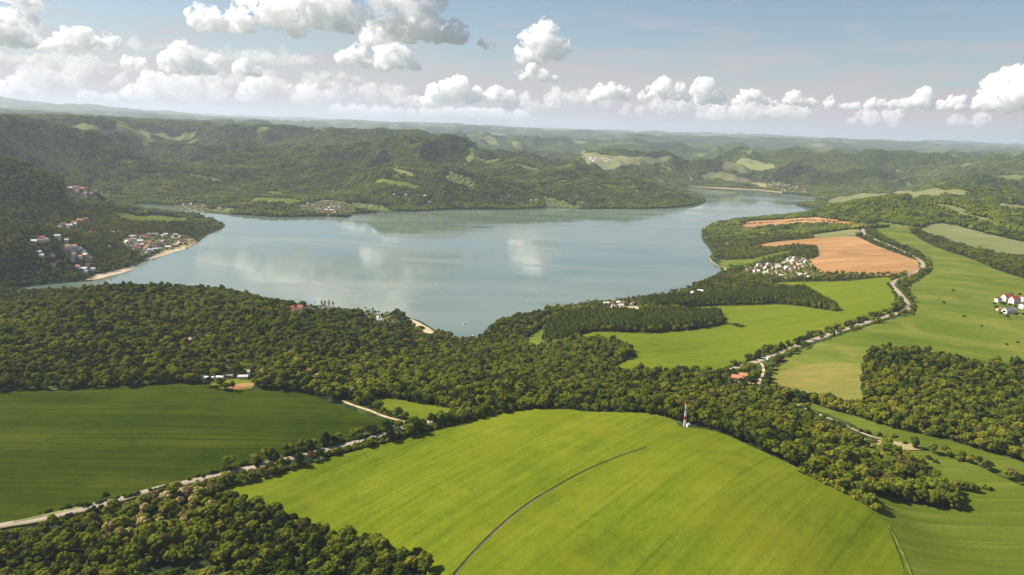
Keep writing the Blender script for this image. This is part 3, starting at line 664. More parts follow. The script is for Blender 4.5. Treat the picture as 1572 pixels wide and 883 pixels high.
road([(1088,396),(1093,402),(1102,408),(1112,411),(1114,414),(1108,418)], 5, 'sandy path along the spit by the bay', False, mk='track', name='dirt_track')
P, _ = TRACK, 0
drape_strip('furrow', TRACK, 2.0, M['gully'], 0.98, 'dark furrow line curving across the bright field', wob=0.25)
drape_strip('field_track', TRACK[:5], 0.7, M['verge'], 1.0, 'pale bare strip beside the furrow in the bright field', shift=-1.7, wob=0.5)
drape_strip('field_margin', hits([(20,803),(60,794),(120,780),(170,768)]), 3, M['path_green'], 0.6, 'grassy margin at the lower edge of the dark field')
drape_strip('field_margin', hits([(1362,806),(1380,840),(1398,883),(1420,950)]), 2.0, M['margin_dark'], 0.98, 'yellowish margin between the bright dome and the meadow hollow', wob=0.6)

# ---------------------------------------------------------------- buildings
def box_mesh(bm, x0, x1, y0, y1, z0, z1):
    v = [bm.verts.new((x, y, z)) for z in (z0, z1) for x, y in ((x0, y0), (x1, y0), (x1, y1), (x0, y1))]
    for f in ((0, 3, 2, 1), (4, 5, 6, 7), (0, 1, 5, 4), (1, 2, 6, 5), (2, 3, 7, 6), (3, 0, 4, 7)): bm.faces.new([v[i] for i in f])
def bm_mesh(name, fn):
    bm = bmesh.new(); fn(bm); bmesh.ops.recalc_face_normals(bm, faces=bm.faces)
    me = bpy.data.meshes.new(name); bm.to_mesh(me); bm.free(); return me
def wall_mesh(L, Wd, Hh, G):
    def fn(bm):
        a, b_ = L / 2, Wd / 2
        pts = [(-b_, -2.5), (b_, -2.5), (b_, Hh), (0, Hh + G), (-b_, Hh)]
        A = [bm.verts.new((-a, y, z)) for y, z in pts]; B = [bm.verts.new((a, y, z)) for y, z in pts]
        bm.faces.new(A); bm.faces.new(B[::-1])
        for i in range(5): bm.faces.new([A[i], B[i], B[(i + 1) % 5], A[(i + 1) % 5]])
    return bm_mesh('wall', fn)
def roof_mesh(L, Wd, Hh, G, ov=0.6, th=0.28):
    def fn(bm):
        a = L / 2 + ov
        for s in (-1, 1):
            e = (Wd / 2 + ov); dz = G * ov / (Wd / 2)
            q = [(0, Hh + G + 0.03), (s * e, Hh - dz + 0.03), (s * e, Hh - dz + th), (0, Hh + G + th)]
            A = [bm.verts.new((-a, y, z)) for y, z in q]; B = [bm.verts.new((a, y, z)) for y, z in q]
            bm.faces.new(A); bm.faces.new(B[::-1])
            for i in range(4): bm.faces.new([A[i], B[i], B[(i + 1) % 4], A[(i + 1) % 4]])
    return bm_mesh('roof', fn)
for nm, c in dict(wall_white=(0.72, 0.69, 0.64), wall_cream=(0.62, 0.52, 0.38), wall_pink=(0.55, 0.36, 0.29), wall_wood=(0.22, 0.13, 0.08),
                  roof_red=(0.36, 0.085, 0.06), roof_brown=(0.17, 0.09, 0.065), roof_grey=(0.22, 0.21, 0.22), roof_pale=(0.62, 0.58, 0.56), roof_orange=(0.48, 0.20, 0.12),
                  glass_dark=(0.03, 0.04, 0.05), metal_white=(0.75, 0.75, 0.73), mast_red=(0.42, 0.055, 0.03), door_brown=(0.13, 0.07, 0.04), tank=(0.6, 0.6, 0.58)).items():
    M[nm] = simple(nm, c, 0.8 if 'glass' not in nm else 0.15, var=0.07, scale=0.6)
HT = {}
def house_type(L, Wd, Hh, G, wallm, roofm, win):
    k = (L, Wd, Hh, G, wallm, roofm, win)
    if k in HT: return HT[k]
    parts = []
    me = wall_mesh(L, Wd, Hh, G); me.materials.append(M[wallm]); parts.append(('wall', me, (0, 0, 0)))
    me = roof_mesh(L, Wd, Hh, G); me.materials.append(M[roofm]); parts.append(('roof', me, (0, 0, 0)))
    me = bm_mesh('chimney', lambda bm: box_mesh(bm, -0.4, 0.4, -0.4, 0.4, 0, 1.8)); me.materials.append(M['roof_brown'])
    parts.append(('chimney', me, (L * 0.2, Wd * 0.12, Hh + G - 0.9)))
    if win:
        we = bm_mesh('window', lambda bm: box_mesh(bm, -0.7, 0.7, -0.05, 0.05, 0, 1.5)); we.materials.append(M['glass_dark'])
        n_ = max(2, int(L / 4))
        for s in (-1, 1):
            for fl in range(max(1, int(Hh // 2.9))):
                for i in range(n_):
                    if s < 0 and fl == 0 and i == n_ // 2: continue
                    parts.append(('window', we, (-L / 2 + L * (i + 0.5) / n_, s * (Wd / 2 + 0.04), 1.0 + fl * 2.9)))
        de = bm_mesh('door', lambda bm: box_mesh(bm, -0.6, 0.6, -0.06, 0.06, 0, 2.2)); de.materials.append(M['door_brown'])
        parts.append(('door', de, (-L / 2 + L * (n_ // 2 + 0.5) / n_, -(Wd / 2 + 0.05), 0.0)))
    HT[k] = parts; return parts
HOUSES = []     # x, y, clear radius
def place_house(x, y, rz, spec, label, group=None, cat='house', name='house', s=1.0):
    root = bpy.data.objects.new(name, None); COL.objects.link(root)
    root.location = (x, y, float(zat(x, y)) + 0.25); root.rotation_euler = (0, 0, rz); root.scale = (s, s, s)
    tag(root, label, cat, group)
    for pn, me, loc in house_type(*spec):
        o = bpy.data.objects.new(pn, me); COL.objects.link(o); o.parent = root; o.location = loc
    HOUSES.append((x, y, max(spec[0], spec[1]) * s * 0.62)); return root
ROOFNAME = dict(roof_red='red', roof_brown='brown', roof_grey='grey', roof_pale='pale', roof_orange='orange')
WALLNAME = dict(wall_white='white', wall_cream='cream', wall_pink='pink', wall_wood='wooden')
def village(poly, count, where, group, mix, ang=0.0, size=(8, 12), sep=4.0, win=False, cat='house'):
    poly = np.array(poly, float); lo, hi = poly.min(0), poly.max(0); got = []; tries = 0
    while len(got) < count and tries < 6000:
        tries += 1
        p = rng.uniform(lo, hi)
        if not inpoly(np.array([p[0]]), np.array([p[1]]), poly)[0]: continue
        if any(abs(p[0] - q[0]) < sep and abs(p[1] - q[1]) < sep * 0.5 for q in got): continue
        x, y = hit(*p)
        if inpoly(np.array([x]), np.array([y]), LAKE)[0]: continue
        got.append(p)
        L = round(float(rng.choice([size[0], (size[0] + size[1]) / 2, size[1]])), 1); Wd = round(L * 0.78, 1)
        wm, rm = mix[rng.integers(len(mix))]
        tall = float(rng.choice([3.2, 5.8]))
        place_house(x, y, ang + rng.normal(0, 0.25) + (PI / 2 if rng.random() < 0.4 else 0), (L, Wd, tall, 2.8, wm, rm, win),
                    f'{ROOFNAME[rm]} roofed {WALLNAME[wm]} {cat} {where}', f'{ROOFNAME[rm]} roofed {WALLNAME[wm]} {group}', cat, {'house': 'house', 'cabin': 'cabin', 'building': 'town_building'}[cat])
WM = [('wall_white', 'roof_red'), ('wall_white', 'roof_pale'), ('wall_white', 'roof_orange'), ('wall_cream', 'roof_brown'), ('wall_pink', 'roof_brown'), ('wall_cream', 'roof_pale'), ('wall_white', 'roof_grey')]
village([(188,372),(205,362),(240,360),(282,362),(298,371),(272,381),(240,386),(222,392),(205,384)], 46, 'in the lakeside village at the left', 'houses of the lakeside village', WM, 0.5, (11, 16), 5)
village([(95,380),(112,376),(140,392),(138,402),(112,398)], 8, 'among the trees left of the lakeside village', 'houses left of the lakeside village', WM, 0.3, (11, 16), 7)
village([(50,372),(85,355),(92,362),(62,378)], 5, 'in the dark wood at the left edge', 'houses in the left wood', WM, 0.3, (12, 17), 7)
village([(95,345),(128,336),(140,340),(100,350)], 5, 'in a row up the left wooded slope', 'houses up the left slope', WM, 0.3, (12, 17), 7)
village([(98,286),(130,288),(168,296),(168,306),(130,304)], 18, 'in the hillside village at the upper left', 'houses of the hillside village', WM, 0.1, (11, 15), 5)
village([(270,313),(312,314),(318,324),(278,321)], 12, 'across the inlet on the far shore', 'houses across the inlet', WM, 0.0, (11, 15), 5)
village([(250,330),(285,328),(310,336),(300,341),(262,335)], 9, 'on the headland meadow', 'houses on the headland', WM, 0.0, (9, 13), 5)
village([(340,312),(350,318),(342,324),(330,322)], 4, 'beside the far shore between trees', 'houses between trees on the far shore', WM, 0.0, (13, 18), 5)
village([(455,318),(478,313),(505,309),(540,318),(545,326),(505,331),(485,326)], 38, 'in the village on the far shore', 'houses of the far shore village', WM, 0.0, (10, 15), 4.5)
village([(1142,414),(1165,408),(1200,405),(1212,396),(1238,400),(1240,412),(1210,420),(1150,420)], 36, 'in the village by the bare field', 'houses of the village by the bare field', WM, 0.2, (9, 13), 5)
village([(1190,424),(1240,421),(1262,425),(1255,428),(1195,429)], 7, 'at the edge of the lime field below the village', 'houses along the lime field', [WM[1], WM[3]], 0.0, (9, 12), 6)
village([(1085,372),(1120,366),(1128,374),(1092,382)], 6, 'in the wood on the right hand shore', 'cabins on the right hand shore', [('wall_white', 'roof_pale'), ('wall_white', 'roof_brown')], 0.0, (9, 11), 8, cat='cabin')
village([(1045,270),(1075,273),(1072,283),(1045,280)], 10, 'at the distant end of the lake', 'houses at the distant end of the lake', [WM[1], WM[0]], 0.0, (14, 20), 4)
village([(1180,284),(1205,282),(1238,290),(1236,297),(1205,295),(1185,290)], 20, 'in the distant village at the right end of the lake', 'houses of the distant village', [WM[0], WM[2], WM[4], WM[1]], 0.0, (14, 20), 4)
village([(445,474),(475,470),(480,478),(452,482)], 5, 'among trees on the left ridge', 'houses among trees on the left ridge', WM, 0.3, (9, 12), 8, True)
village([(482,468),(500,464),(524,472),(520,479),(492,478)], 9, 'by the row of dark conifers above the lake', 'houses by the dark conifers', WM, 0.3, (9, 13), 7, True)
village([(920,470),(950,462),(985,464),(988,470),(940,473)], 9, 'on the campsite shore', 'houses of the campsite', [('wall_white', 'roof_pale'), ('wall_white', 'roof_brown')], 0.2, (9, 13), 7, True)
village([(128,412),(150,408),(150,420),(130,424)], 3, 'behind the inlet beach', 'houses behind the inlet beach', [WM[1]], 0.2, (12, 16), 7)
village([(1060,444),(1078,442),(1078,452),(1064,453)], 2, 'alone in the woods on the right shore', 'pair of shore houses', [('wall_cream', 'roof_pale')], 0.2, (12, 14), 8)
village([(940,280),(1000,276),(1045,285),(1050,296),(990,300)], 12, 'in the wooded headland across the lake', 'cabins on the wooded headland', [WM[1], WM[3]], 0, (10, 14), 7, cat='cabin')
village([(755,302),(800,300),(830,312),(770,318)], 5, 'on the far bank above the middle of the lake', 'cabins on the far bank', [WM[1], WM[3]], 0, (10, 14), 7, cat='cabin')
village([(545,300),(600,292),(690,296),(690,312),(560,314)], 9, 'up the slope right of the far shore village', 'cabins right of the far shore village', [WM[1], WM[3], WM[5]], 0, (10, 14), 8, cat='cabin')
village([(395,312),(450,308),(450,322),(400,326)], 9, 'along the shore left of the far village', 'houses left of the far shore village', [WM[1], WM[0]], 0, (11, 15), 7)
village([(560,478),(600,490),(610,502),(570,496)], 5, 'in the orchard slope above the beach', 'cabins in the orchard above the beach', [WM[1], WM[3]], 0.3, (7, 9), 7, True, cat='cabin')
village([(40,395),(70,350),(150,340),(195,350),(190,385),(130,415),(80,410)], 18, 'scattered through the woods on the left slope', 'scattered houses on the left slope', WM, 0.3, (8, 11), 9)
village([(345,300),(380,296),(470,300),(560,304),(560,312),(470,308),(380,306)], 10, 'dotted behind the far shore', 'houses dotted behind the far shore', WM, 0.0, (11, 15), 8)
village([(890,240),(935,243),(940,249),(902,249)], 22, 'in the hazy town far down the valley', 'buildings of the far town', [WM[1], WM[2]], 0, (22, 40), 4, cat='building')
def one(px, py, rz, spec, lab, cat='house', name='house', s=1.0):
    x, y = hit(px, py); return place_house(x, y, rz, spec, lab, None, cat, name, s)
one(1532,464, 0.3, (11, 9, 6, 3, 'wall_white', 'roof_brown', True), 'white house at the left end of the cluster near the right edge')
one(1545,462, 0.35, (19, 12, 8.6, 6, 'wall_white', 'roof_red', True), 'white block with a red roof, left of the two red roofed ones')
one(1557,466, 0.35, (19, 12, 8.6, 6, 'wall_white', 'roof_red', True), 'white block with a red roof, right of the two red roofed ones')
one(1549,481, 0.35, (26, 12, 6, 5, 'wall_white', 'roof_grey', True), 'long grey roofed house in front of the red roofed blocks')
one(1571,463, 0.35, (14, 10, 8.6, 1.0, 'wall_white', 'roof_grey', True), 'upper white flat looking block cut by the right edge')
one(1571,474, 0.35, (14, 10, 8.6, 1.0, 'wall_white', 'roof_brown', True), 'lower white flat looking block cut by the right edge')
one(1533,477, 0.2, (8, 6, 3, 2.0, 'wall_cream', 'roof_orange', True), 'small cream house below the white house near the right edge')
one(319,583, -0.12, (15, 6, 3.0, 0.9, 'wall_white', 'roof_pale', True), 'long low white shed at the left of the farmyard', 'shed', 'farm_shed')
one(338,582, -0.12, (8, 6, 2.8, 0.9, 'wall_white', 'roof_pale', True), 'short low white shed next to the long one', 'shed', 'farm_shed')
one(352,579, -0.05, (9, 5, 2.6, 0.8, 'wall_pink', 'roof_grey', True), 'small grey shed in the shade of the wood', 'shed', 'farm_shed')
one(373,582, 0.25, (11, 6, 3.6, 1.4, 'wall_white', 'roof_pale', True), 'white barn standing above the bare earth', 'barn', 'farm_barn')
one(382,578, 0.0, (3, 2.4, 7.0, 1.0, 'wall_white', 'roof_pale', False), 'narrow white tower beside the white barn', 'tower', 'farm_tower')
one(1131,584, -0.35, (14, 9, 4.5, 3.4, 'wall_cream', 'roof_orange', True), 'orange roofed farmhouse below the winding road')
one(1141,579, -0.35, (12, 7, 3.4, 2.4, 'wall_white', 'roof_orange', True), 'smaller orange roofed barn beside the farmhouse', 'barn', 'farm_barn')
one(1180,552, 0.3, (6, 5, 3, 1.6, 'wall_white', 'roof_pale', True), 'tiny white hut at the road junction', 'hut', 'roadside_hut')
one(655,517, 0.3, (8, 6, 3.2, 2.4, 'wall_cream', 'roof_orange', True), 'orange roofed cottage at the foot of the beach', 'cottage', 'cottage')
drape_poly('farmyard', smooth_closed(hits([(1126,580),(1145,572),(1157,570),(1158,590),(1150,596),(1136,592)]), 3), M['tan'], 0.5, 'tan farmyard around the orange roofed farmhouse')
GARD = []
M['garden'] = field_mat('village_gardens', (0.05, 0.075, 0.015), (0.10, 0.12, 0.03), (0.30, 0.25, 0.14), 0.4, 2.0, 9.0)
for lab, px in (('gardens and yards of the lakeside village at the left', [(184,374),(204,360),(240,358),(284,360),(303,372),(275,382),(240,388),(220,395),(202,386)]),
                ('gardens and yards of the village on the far shore', [(450,319),(478,311),(505,307),(544,317),(549,327),(505,332),(480,327)]),
                ('gardens and yards of the village by the bare field', [(1137,415),(1165,406),(1198,403),(1212,393),(1242,398),(1246,414),(1264,425),(1255,429),(1192,430),(1148,421)]),
                ('gardens of the hillside village at the upper left', [(94,285),(130,286),(172,295),(170,308),(128,306)]),
                ('gardens and yards of the distant village at the end of the lake', [(1176,283),(1205,280),(1242,289),(1238,298),(1205,296),(1182,291)]),
                ('gardens of the houses across the inlet', [(268,314),(315,312),(320,325),(276,322)]),
                ('orchards and gardens around the houses by the dark conifers', [(440,474),(478,467),(522,470),(532,480),(500,486),(450,484)]),
                ('orchard slope above the beach at the foot of the left wood', [(548,478),(570,476),(604,488),(622,500),(600,503),(560,492)]),
                ('gardens around the houses left of the lakeside village', [(92,381),(112,374),(142,391),(140,404),(110,400)])):
    P = smooth_closed(hits(px), 3); GARD.append(P); open_polys.append(P); drape_poly('village_ground', P, M['garden'], 0.45, lab, 1500)
print('houses', len(HOUSES), time.time() - T0)

# ---------------------------------------------------------------- radio mast
def tube(bm, a, b_, r, k=6):
    a = Vector(a); b_ = Vector(b_); d = (b_ - a).normalized(); u = d.orthogonal().normalized(); v = d.cross(u)
    A = [bm.verts.new(a + (u * math.cos(2 * PI * i / k) + v * math.sin(2 * PI * i / k)) * r) for i in range(k)]
    B = [bm.verts.new(b_ + (u * math.cos(2 * PI * i / k) + v * math.sin(2 * PI * i / k)) * r) for i in range(k)]
    for i in range(k): bm.faces.new([A[i], A[(i + 1) % k], B[(i + 1) % k], B[i]])
    bm.faces.new(A[::-1]); bm.faces.new(B)
mx_, my_ = hit(1051, 655)
mast = bpy.data.objects.new('radio_mast', None); COL.objects.link(mast); mast.location = (mx_, my_, float(zat(mx_, my_)) + 0.2)
tag(mast, 'tall red and white banded lattice radio mast at the edge of the bright field', 'radio mast')
bands = [(0, 7.5, 'metal_white'), (7.5, 11.5, 'mast_red'), (11.5, 18.5, 'metal_white'), (18.5, 20, 'mast_red'), (20, 26, 'metal_white'), (26, 31, 'mast_red')]
for z0, z1, mk in bands:
    def fn(bm, z0=z0, z1=z1):
        w0 = 1.1 - 0.02 * z0; w1 = 1.1 - 0.02 * z1
        c0 = [(-w0, -w0), (w0, -w0), (w0, w0), (-w0, w0)]; c1 = [(-w1, -w1), (w1, -w1), (w1, w1), (-w1, w1)]
        for i in range(4):
            tube(bm, (*c0[i], z0), (*c1[i], z1), 0.2)
        n_ = max(1, int((z1 - z0) / 1.3))
        for k in range(n_):
            za, zb = z0 + (z1 - z0) * k / n_, z0 + (z1 - z0) * (k + 1) / n_
            wa, wb = 1.1 - 0.02 * za, 1.1 - 0.02 * zb
            for i in range(4):
                a = [(-wa, -wa), (wa, -wa), (wa, wa), (-wa, wa)]; b2 = [(-wb, -wb), (wb, -wb), (wb, wb), (-wb, wb)]
                j = (i + 1) % 4
                tube(bm, (*a[i], za), (*b2[j], zb), 0.13, 4); tube(bm, (*a[j], za), (*b2[i], zb), 0.13, 4); tube(bm, (*a[i], za), (*a[j], za), 0.13, 4)
    link('lattice_section', bm_mesh('lattice_section', fn), M[mk], mast)
link('antenna', bm_mesh('antenna', lambda bm: tube(bm, (0, 0, 31), (0, 0, 36), 0.18)), M['mast_red'], mast)
for k, (dx, dy, z) in enumerate(((1.1, -0.6, 27), (-1.1, -0.6, 28), (0, 1.2, 27.5), (1.2, -0.4, 19.3))):
    link('panel_antenna', bm_mesh('panel_antenna', lambda bm: box_mesh(bm, dx - 0.25, dx + 0.25, dy - 0.2, dy + 0.2, z - 1.4, z + 1.4)), M['mast_red' if k < 3 else 'metal_white'], mast)
link('platform', bm_mesh('platform', lambda bm: box_mesh(bm, -1.9, 1.9, -1.9, 1.9, 25.7, 25.95)), M['mast_red'], mast)
cab = bpy.data.objects.new('equipment_cabin', None); COL.objects.link(cab); cx_, cy2 = hit(1056, 656)
cab.location = (cx_, cy2, float(zat(cx_, cy2)) + 0.2); cab.rotation_euler = (0, 0, 0.5); cab.scale = (1.25, 1.25, 1.25); tag(cab, 'white equipment cabin at the foot of the radio mast', 'cabin')
link('wall', bm_mesh('wall', lambda bm: box_mesh(bm, -1.8, 1.8, -1.4, 1.4, -1, 2.7)), M['metal_white'], cab)
link('roof', bm_mesh('roof', lambda bm: box_mesh(bm, -2.0, 2.0, -1.6, 1.6, 2.703, 2.95)), M['metal_white'], cab)
link('door', bm_mesh('door', lambda bm: box_mesh(bm, -0.5, 0.5, -1.46, -1.403, 0.1, 2.1)), M['roof_grey'], cab)
HOUSES.append((mx_, my_, 4)); HOUSES.append((cx_, cy2, 4))

# ---------------------------------------------------------------- boats
def hull(bm, L=7.0, B=2.4, Hh=1.3):
    secs = []
    for t in np.linspace(0, 1, 9):
        w_ = B / 2 * (1 - max(0, (t - 0.45) / 0.55) ** 2.2) * (0.82 + 0.18 * min(1, t * 4)); w_ = max(w_, 0.04)
        x = -L / 2 + L * t; sh = Hh * (0.75 + 0.35 * t * t)
        secs.append([bm.verts.new(p) for p in ((x, -w_, sh), (x, -w_ * 0.85, 0.2), (x, 0, -0.35 + 0.3 * t ** 3), (x, w_ * 0.85, 0.2), (x, w_, sh))])
    for a, b_ in zip(secs[:-1], secs[1:]):
        for i in range(4): bm.faces.new([a[i], b_[i], b_[i + 1], a[i + 1]])
        bm.faces.new([a[4], b_[4], b_[0], a[0]])
    bm.faces.new(secs[0])
hm = bm_mesh('hull', hull); hm.materials.append(M['metal_white'])
cabm = bm_mesh('boat_cabin', lambda bm: box_mesh(bm, -1.3, 1.4, -0.8, 0.8, 0.9, 2.3)); cabm.materials.append(M['metal_white'])
wsm = bm_mesh('windscreen', lambda bm: box_mesh(bm, 1.403, 1.46, -0.7, 0.7, 1.5, 2.2)); wsm.materials.append(M['glass_dark'])
for (px, py, rz, s, lab) in ((713, 497, 0.4, 1.0, 'small white motor boat in the bay nearest the left wood'), (810, 463, 1.2, 0.9, 'small white motor boat out in the middle of the lake'),
                             (726, 516, 2.4, 0.75, 'small white motor boat at the tip of the bay'), (318, 381, 0.2, 0.9, 'small white motor boat off the lakeside village'),
                             (670, 437, 0.9, 0.5, 'tiny white motor boat far out on open water')):
    q = on_plane([(px, py)], 0.0)[0]
    root = bpy.data.objects.new('motor_boat', None); COL.objects.link(root); root.location = (q[0], q[1], 0.05); root.rotation_euler = (0, 0, rz); root.scale = (s, s, s)
    tag(root, lab, 'boat')
    for pn, me in (('hull', hm), ('boat_cabin', cabm), ('windscreen', wsm)): link(pn, me, None, root)

# ---------------------------------------------------------------- tree models
def ico(sub):
    bm = bmesh.new(); bmesh.ops.create_icosphere(bm, subdivisions=sub, radius=1)
    V = np.array([v.co[:] for v in bm.verts]); Fc = np.array([[v.index for v in f.verts] for f in bm.faces]); bm.free(); return V, Fc
ICO = {1: ico(1), 2: ico(2)}
def lump(V, seed, amp):
    r_ = np.random.default_rng(seed); d = np.zeros(len(V))
    for k in range(5):
        f = r_.normal(size=3) * (1.5 + k); d += np.sin(V @ f + r_.uniform(0, 6)) / (1 + 0.5 * k)
    return V * (1 + amp * d[:, None] * 0.4)
def make_crown(seed, Hc, Rc, z0, nb, sub, leaves, shape='round', lsize=0.7, low=0.35):
    """crown of leafy masses spread through the crown volume plus single leaf clusters standing off them"""
    r_ = np.random.default_rng(seed); VV, FF, base = [], [], 0
    Vi, Fi = ICO[sub]
    cs = []
    for k in range(nb):
        t = (k + 0.5) / nb
        if shape == 'cone':
            z = z0 + Hc * t; rad = Rc * (1 - t) ** 0.8 * 0.75; a = k * 2.4; c = np.array([math.cos(a) * rad * 0.6, math.sin(a) * rad * 0.6, z]); s = max(0.35, Rc * (1 - t) * 0.62 + 0.2); sz = s * 0.9
        elif shape == 'column':
            z = z0 + Hc * (0.08 + 0.84 * t); e = math.sin(PI * (0.12 + 0.8 * t)); a = k * 2.4; c = np.array([math.cos(a) * Rc * 0.35 * e, math.sin(a) * Rc * 0.35 * e, z]); s = Rc * 0.66 * e + 0.2; sz = s * 1.5
        else:
            a = k * 2.39996 + r_.uniform(-0.4, 0.4); zz = 1 - 1.45 * t; e = math.sqrt(max(0, 1 - min(1, zz * zz)))
            q = r_.uniform(0.5, 0.98)
            c = np.array([math.cos(a) * Rc * e * q, math.sin(a) * Rc * e * q, z0 + Hc * 0.5 + zz * Hc * 0.42 * q]); s = Rc * r_.uniform(0.24, 0.44); sz = s * r_.uniform(0.75, 1.0)
        V = lump(Vi, seed * 131 + k, 0.48 if sub == 2 else 0.26) * np.array([s, s, sz]) + c
        VV.append(V); FF.append(Fi + base); base += len(V); cs.append((c, s, sz))
    V = np.vstack(VV); Fc = np.vstack(FF)
    if leaves:
        k = r_.integers(0, nb, leaves); d = r_.normal(size=(leaves, 3)); d[:, 2] = np.abs(d[:, 2]) * 0.9 - 0.25; d /= np.linalg.norm(d, axis=1)[:, None]
        C_ = np.array([cs[i][0] for i in k]); S_ = np.array([[cs[i][1], cs[i][1], cs[i][2]] for i in k])
        P_ = C_ + d * S_ * r_.uniform(0.95, 1.32, (leaves, 1))
        u = r_.normal(size=(leaves, 3)); u /= np.linalg.norm(u, axis=1)[:, None]; v = np.cross(u, d + r_.normal(size=(leaves, 3)) * 0.5); v /= np.linalg.norm(v, axis=1)[:, None] + 1e-9
        sz = lsize * r_.uniform(0.5, 1.2, (leaves, 1))
        T = np.stack([P_ + u * sz * 0.6, P_ - u * sz * 0.4 + v * sz * 0.55, P_ - u * sz * 0.3 - v * sz * 0.6], 1).reshape(-1, 3)
        Fc = np.vstack([Fc, np.arange(leaves * 3).reshape(-1, 3) + len(V)]); V = np.vstack([V, T])
    return V, Fc
def make_trunk(h, r, limbs=3, seed=0):
    def fn(bm):
        prev = None; r_ = random.Random(seed)
        pts = [Vector((0, 0, -1.0)), Vector((0.05, 0, h * 0.4)), Vector((r_.uniform(-.3, .3), r_.uniform(-.3, .3), h))]
        for i in range(2): tube(bm, pts[i], pts[i + 1], r * (1 - 0.3 * i), 6)
        for k in range(limbs):
            a = k * 2.1 + r_.uniform(0, 1); tube(bm, pts[1] + Vector((0, 0, h * 0.25)), Vector((math.cos(a) * h * 0.3, math.sin(a) * h * 0.3, h * 1.15)), r * 0.4, 4)
    return bm_mesh('trunk', fn)
# kind: (crown height, radius, crown base, shape, material)
KIND = {'broad_a': (10, 5.0, 2.6, 'round', 'leaf'), 'broad_b': (11.5, 4.6, 2.8, 'round', 'leaf'), 'broad_c': (8.6, 4.9, 2.2, 'round', 'leaf'), 'broad_d': (9.5, 4.0, 2.6, 'round', 'dark_leaf'),
        'bright': (9.5, 4.6, 2.2, 'round', 'bright_leaf'), 'blossom': (9.2, 4.4, 2.2, 'round', 'blossom'), 'poplar': (17, 3.0, 1.5, 'column', 'poplar_leaf'), 'conifer': (13, 2.8, 1.0, 'cone', 'dark_leaf'),
        'olive': (9.8, 4.3, 2.5, 'round', 'olive_leaf'),
        'shrub': (3.4, 2.4, -0.3, 'round', 'leaf'), 'dark_shrub': (3.8, 2.3, -0.3, 'round', 'dark_leaf'), 'tall_dark': (11, 3.4, 1.5, 'column', 'dark_leaf')}
PRO = bpy.data.collections.new('tree_models')
ORDER = []; CROWN = {}; TRUNK = {}
def proto(key, crown, trunkm, leafm):
    V, Fc = crown; me = mesh_np(key, V, Fc, smooth=True); me.materials.append(M[leafm])
    if trunkm is not None:
        bm = bmesh.new(); bm.from_mesh(me); n0 = len(bm.faces); bm.from_mesh(trunkm); bm.faces.ensure_lookup_table()
        for f in bm.faces[n0:]: f.material_index = 1
        bm.to_mesh(me); bm.free(); me.materials.append(M['bark'])
    o = bpy.data.objects.new(key, me); PRO.objects.link(o); ORDER.append(key); return o
for i, (k, (Hc, Rc, z0, shp, lm)) in enumerate(KIND.items()):
    nb = {'round': 15, 'column': 12, 'cone': 11}[shp]
    if 'shrub' in k: nb = 8
    cr = make_crown(100 + i, Hc, Rc, z0, nb, 2, 850 if 'shrub' not in k else 260, shp, 1.05 if 'shrub' not in k else 0.5)
    TRUNK[k] = make_trunk(z0 + Hc * 0.55, 0.28, 3, i); TRUNK[k].materials.append(M['bark'])
    CROWN[k] = mesh_np('crown', *cr); CROWN[k].materials.append(M[lm])
    proto('n_' + k, cr, TRUNK[k], lm)
    cr = make_crown(200 + i, Hc, Rc, z0, max(5, nb // 2), 1, 120 if 'shrub' not in k else 50, shp, 1.3 if 'shrub' not in k else 0.7)
    proto('m_' + k, cr, None, lm)
for i in range(4):                     # stands of crowns for the woods beyond three kilometres
    r_ = np.random.default_rng(900 + i); VV, FF, base = [], [], 0
    for k in range(11):
        V = lump(ICO[1][0], 70 * i + k, 0.3) * np.array([5.4, 5.4, 4.9]) * r_.uniform(0.75, 1.25)
        V = V + np.array([r_.uniform(-15, 15), r_.uniform(-15, 15), 7.5 + r_.uniform(-1.0, 1.2)]); VV.append(V); FF.append(ICO[1][1] + base); base += len(V)
    proto('s_stand_%d' % i, (np.vstack(VV), np.vstack(FF)), None, ['leaf', 'poplar_leaf', 'dark_leaf', 'poplar_leaf'][i])
SORTED = sorted(ORDER); PIDX = {k: i for i, k in enumerate(SORTED)}

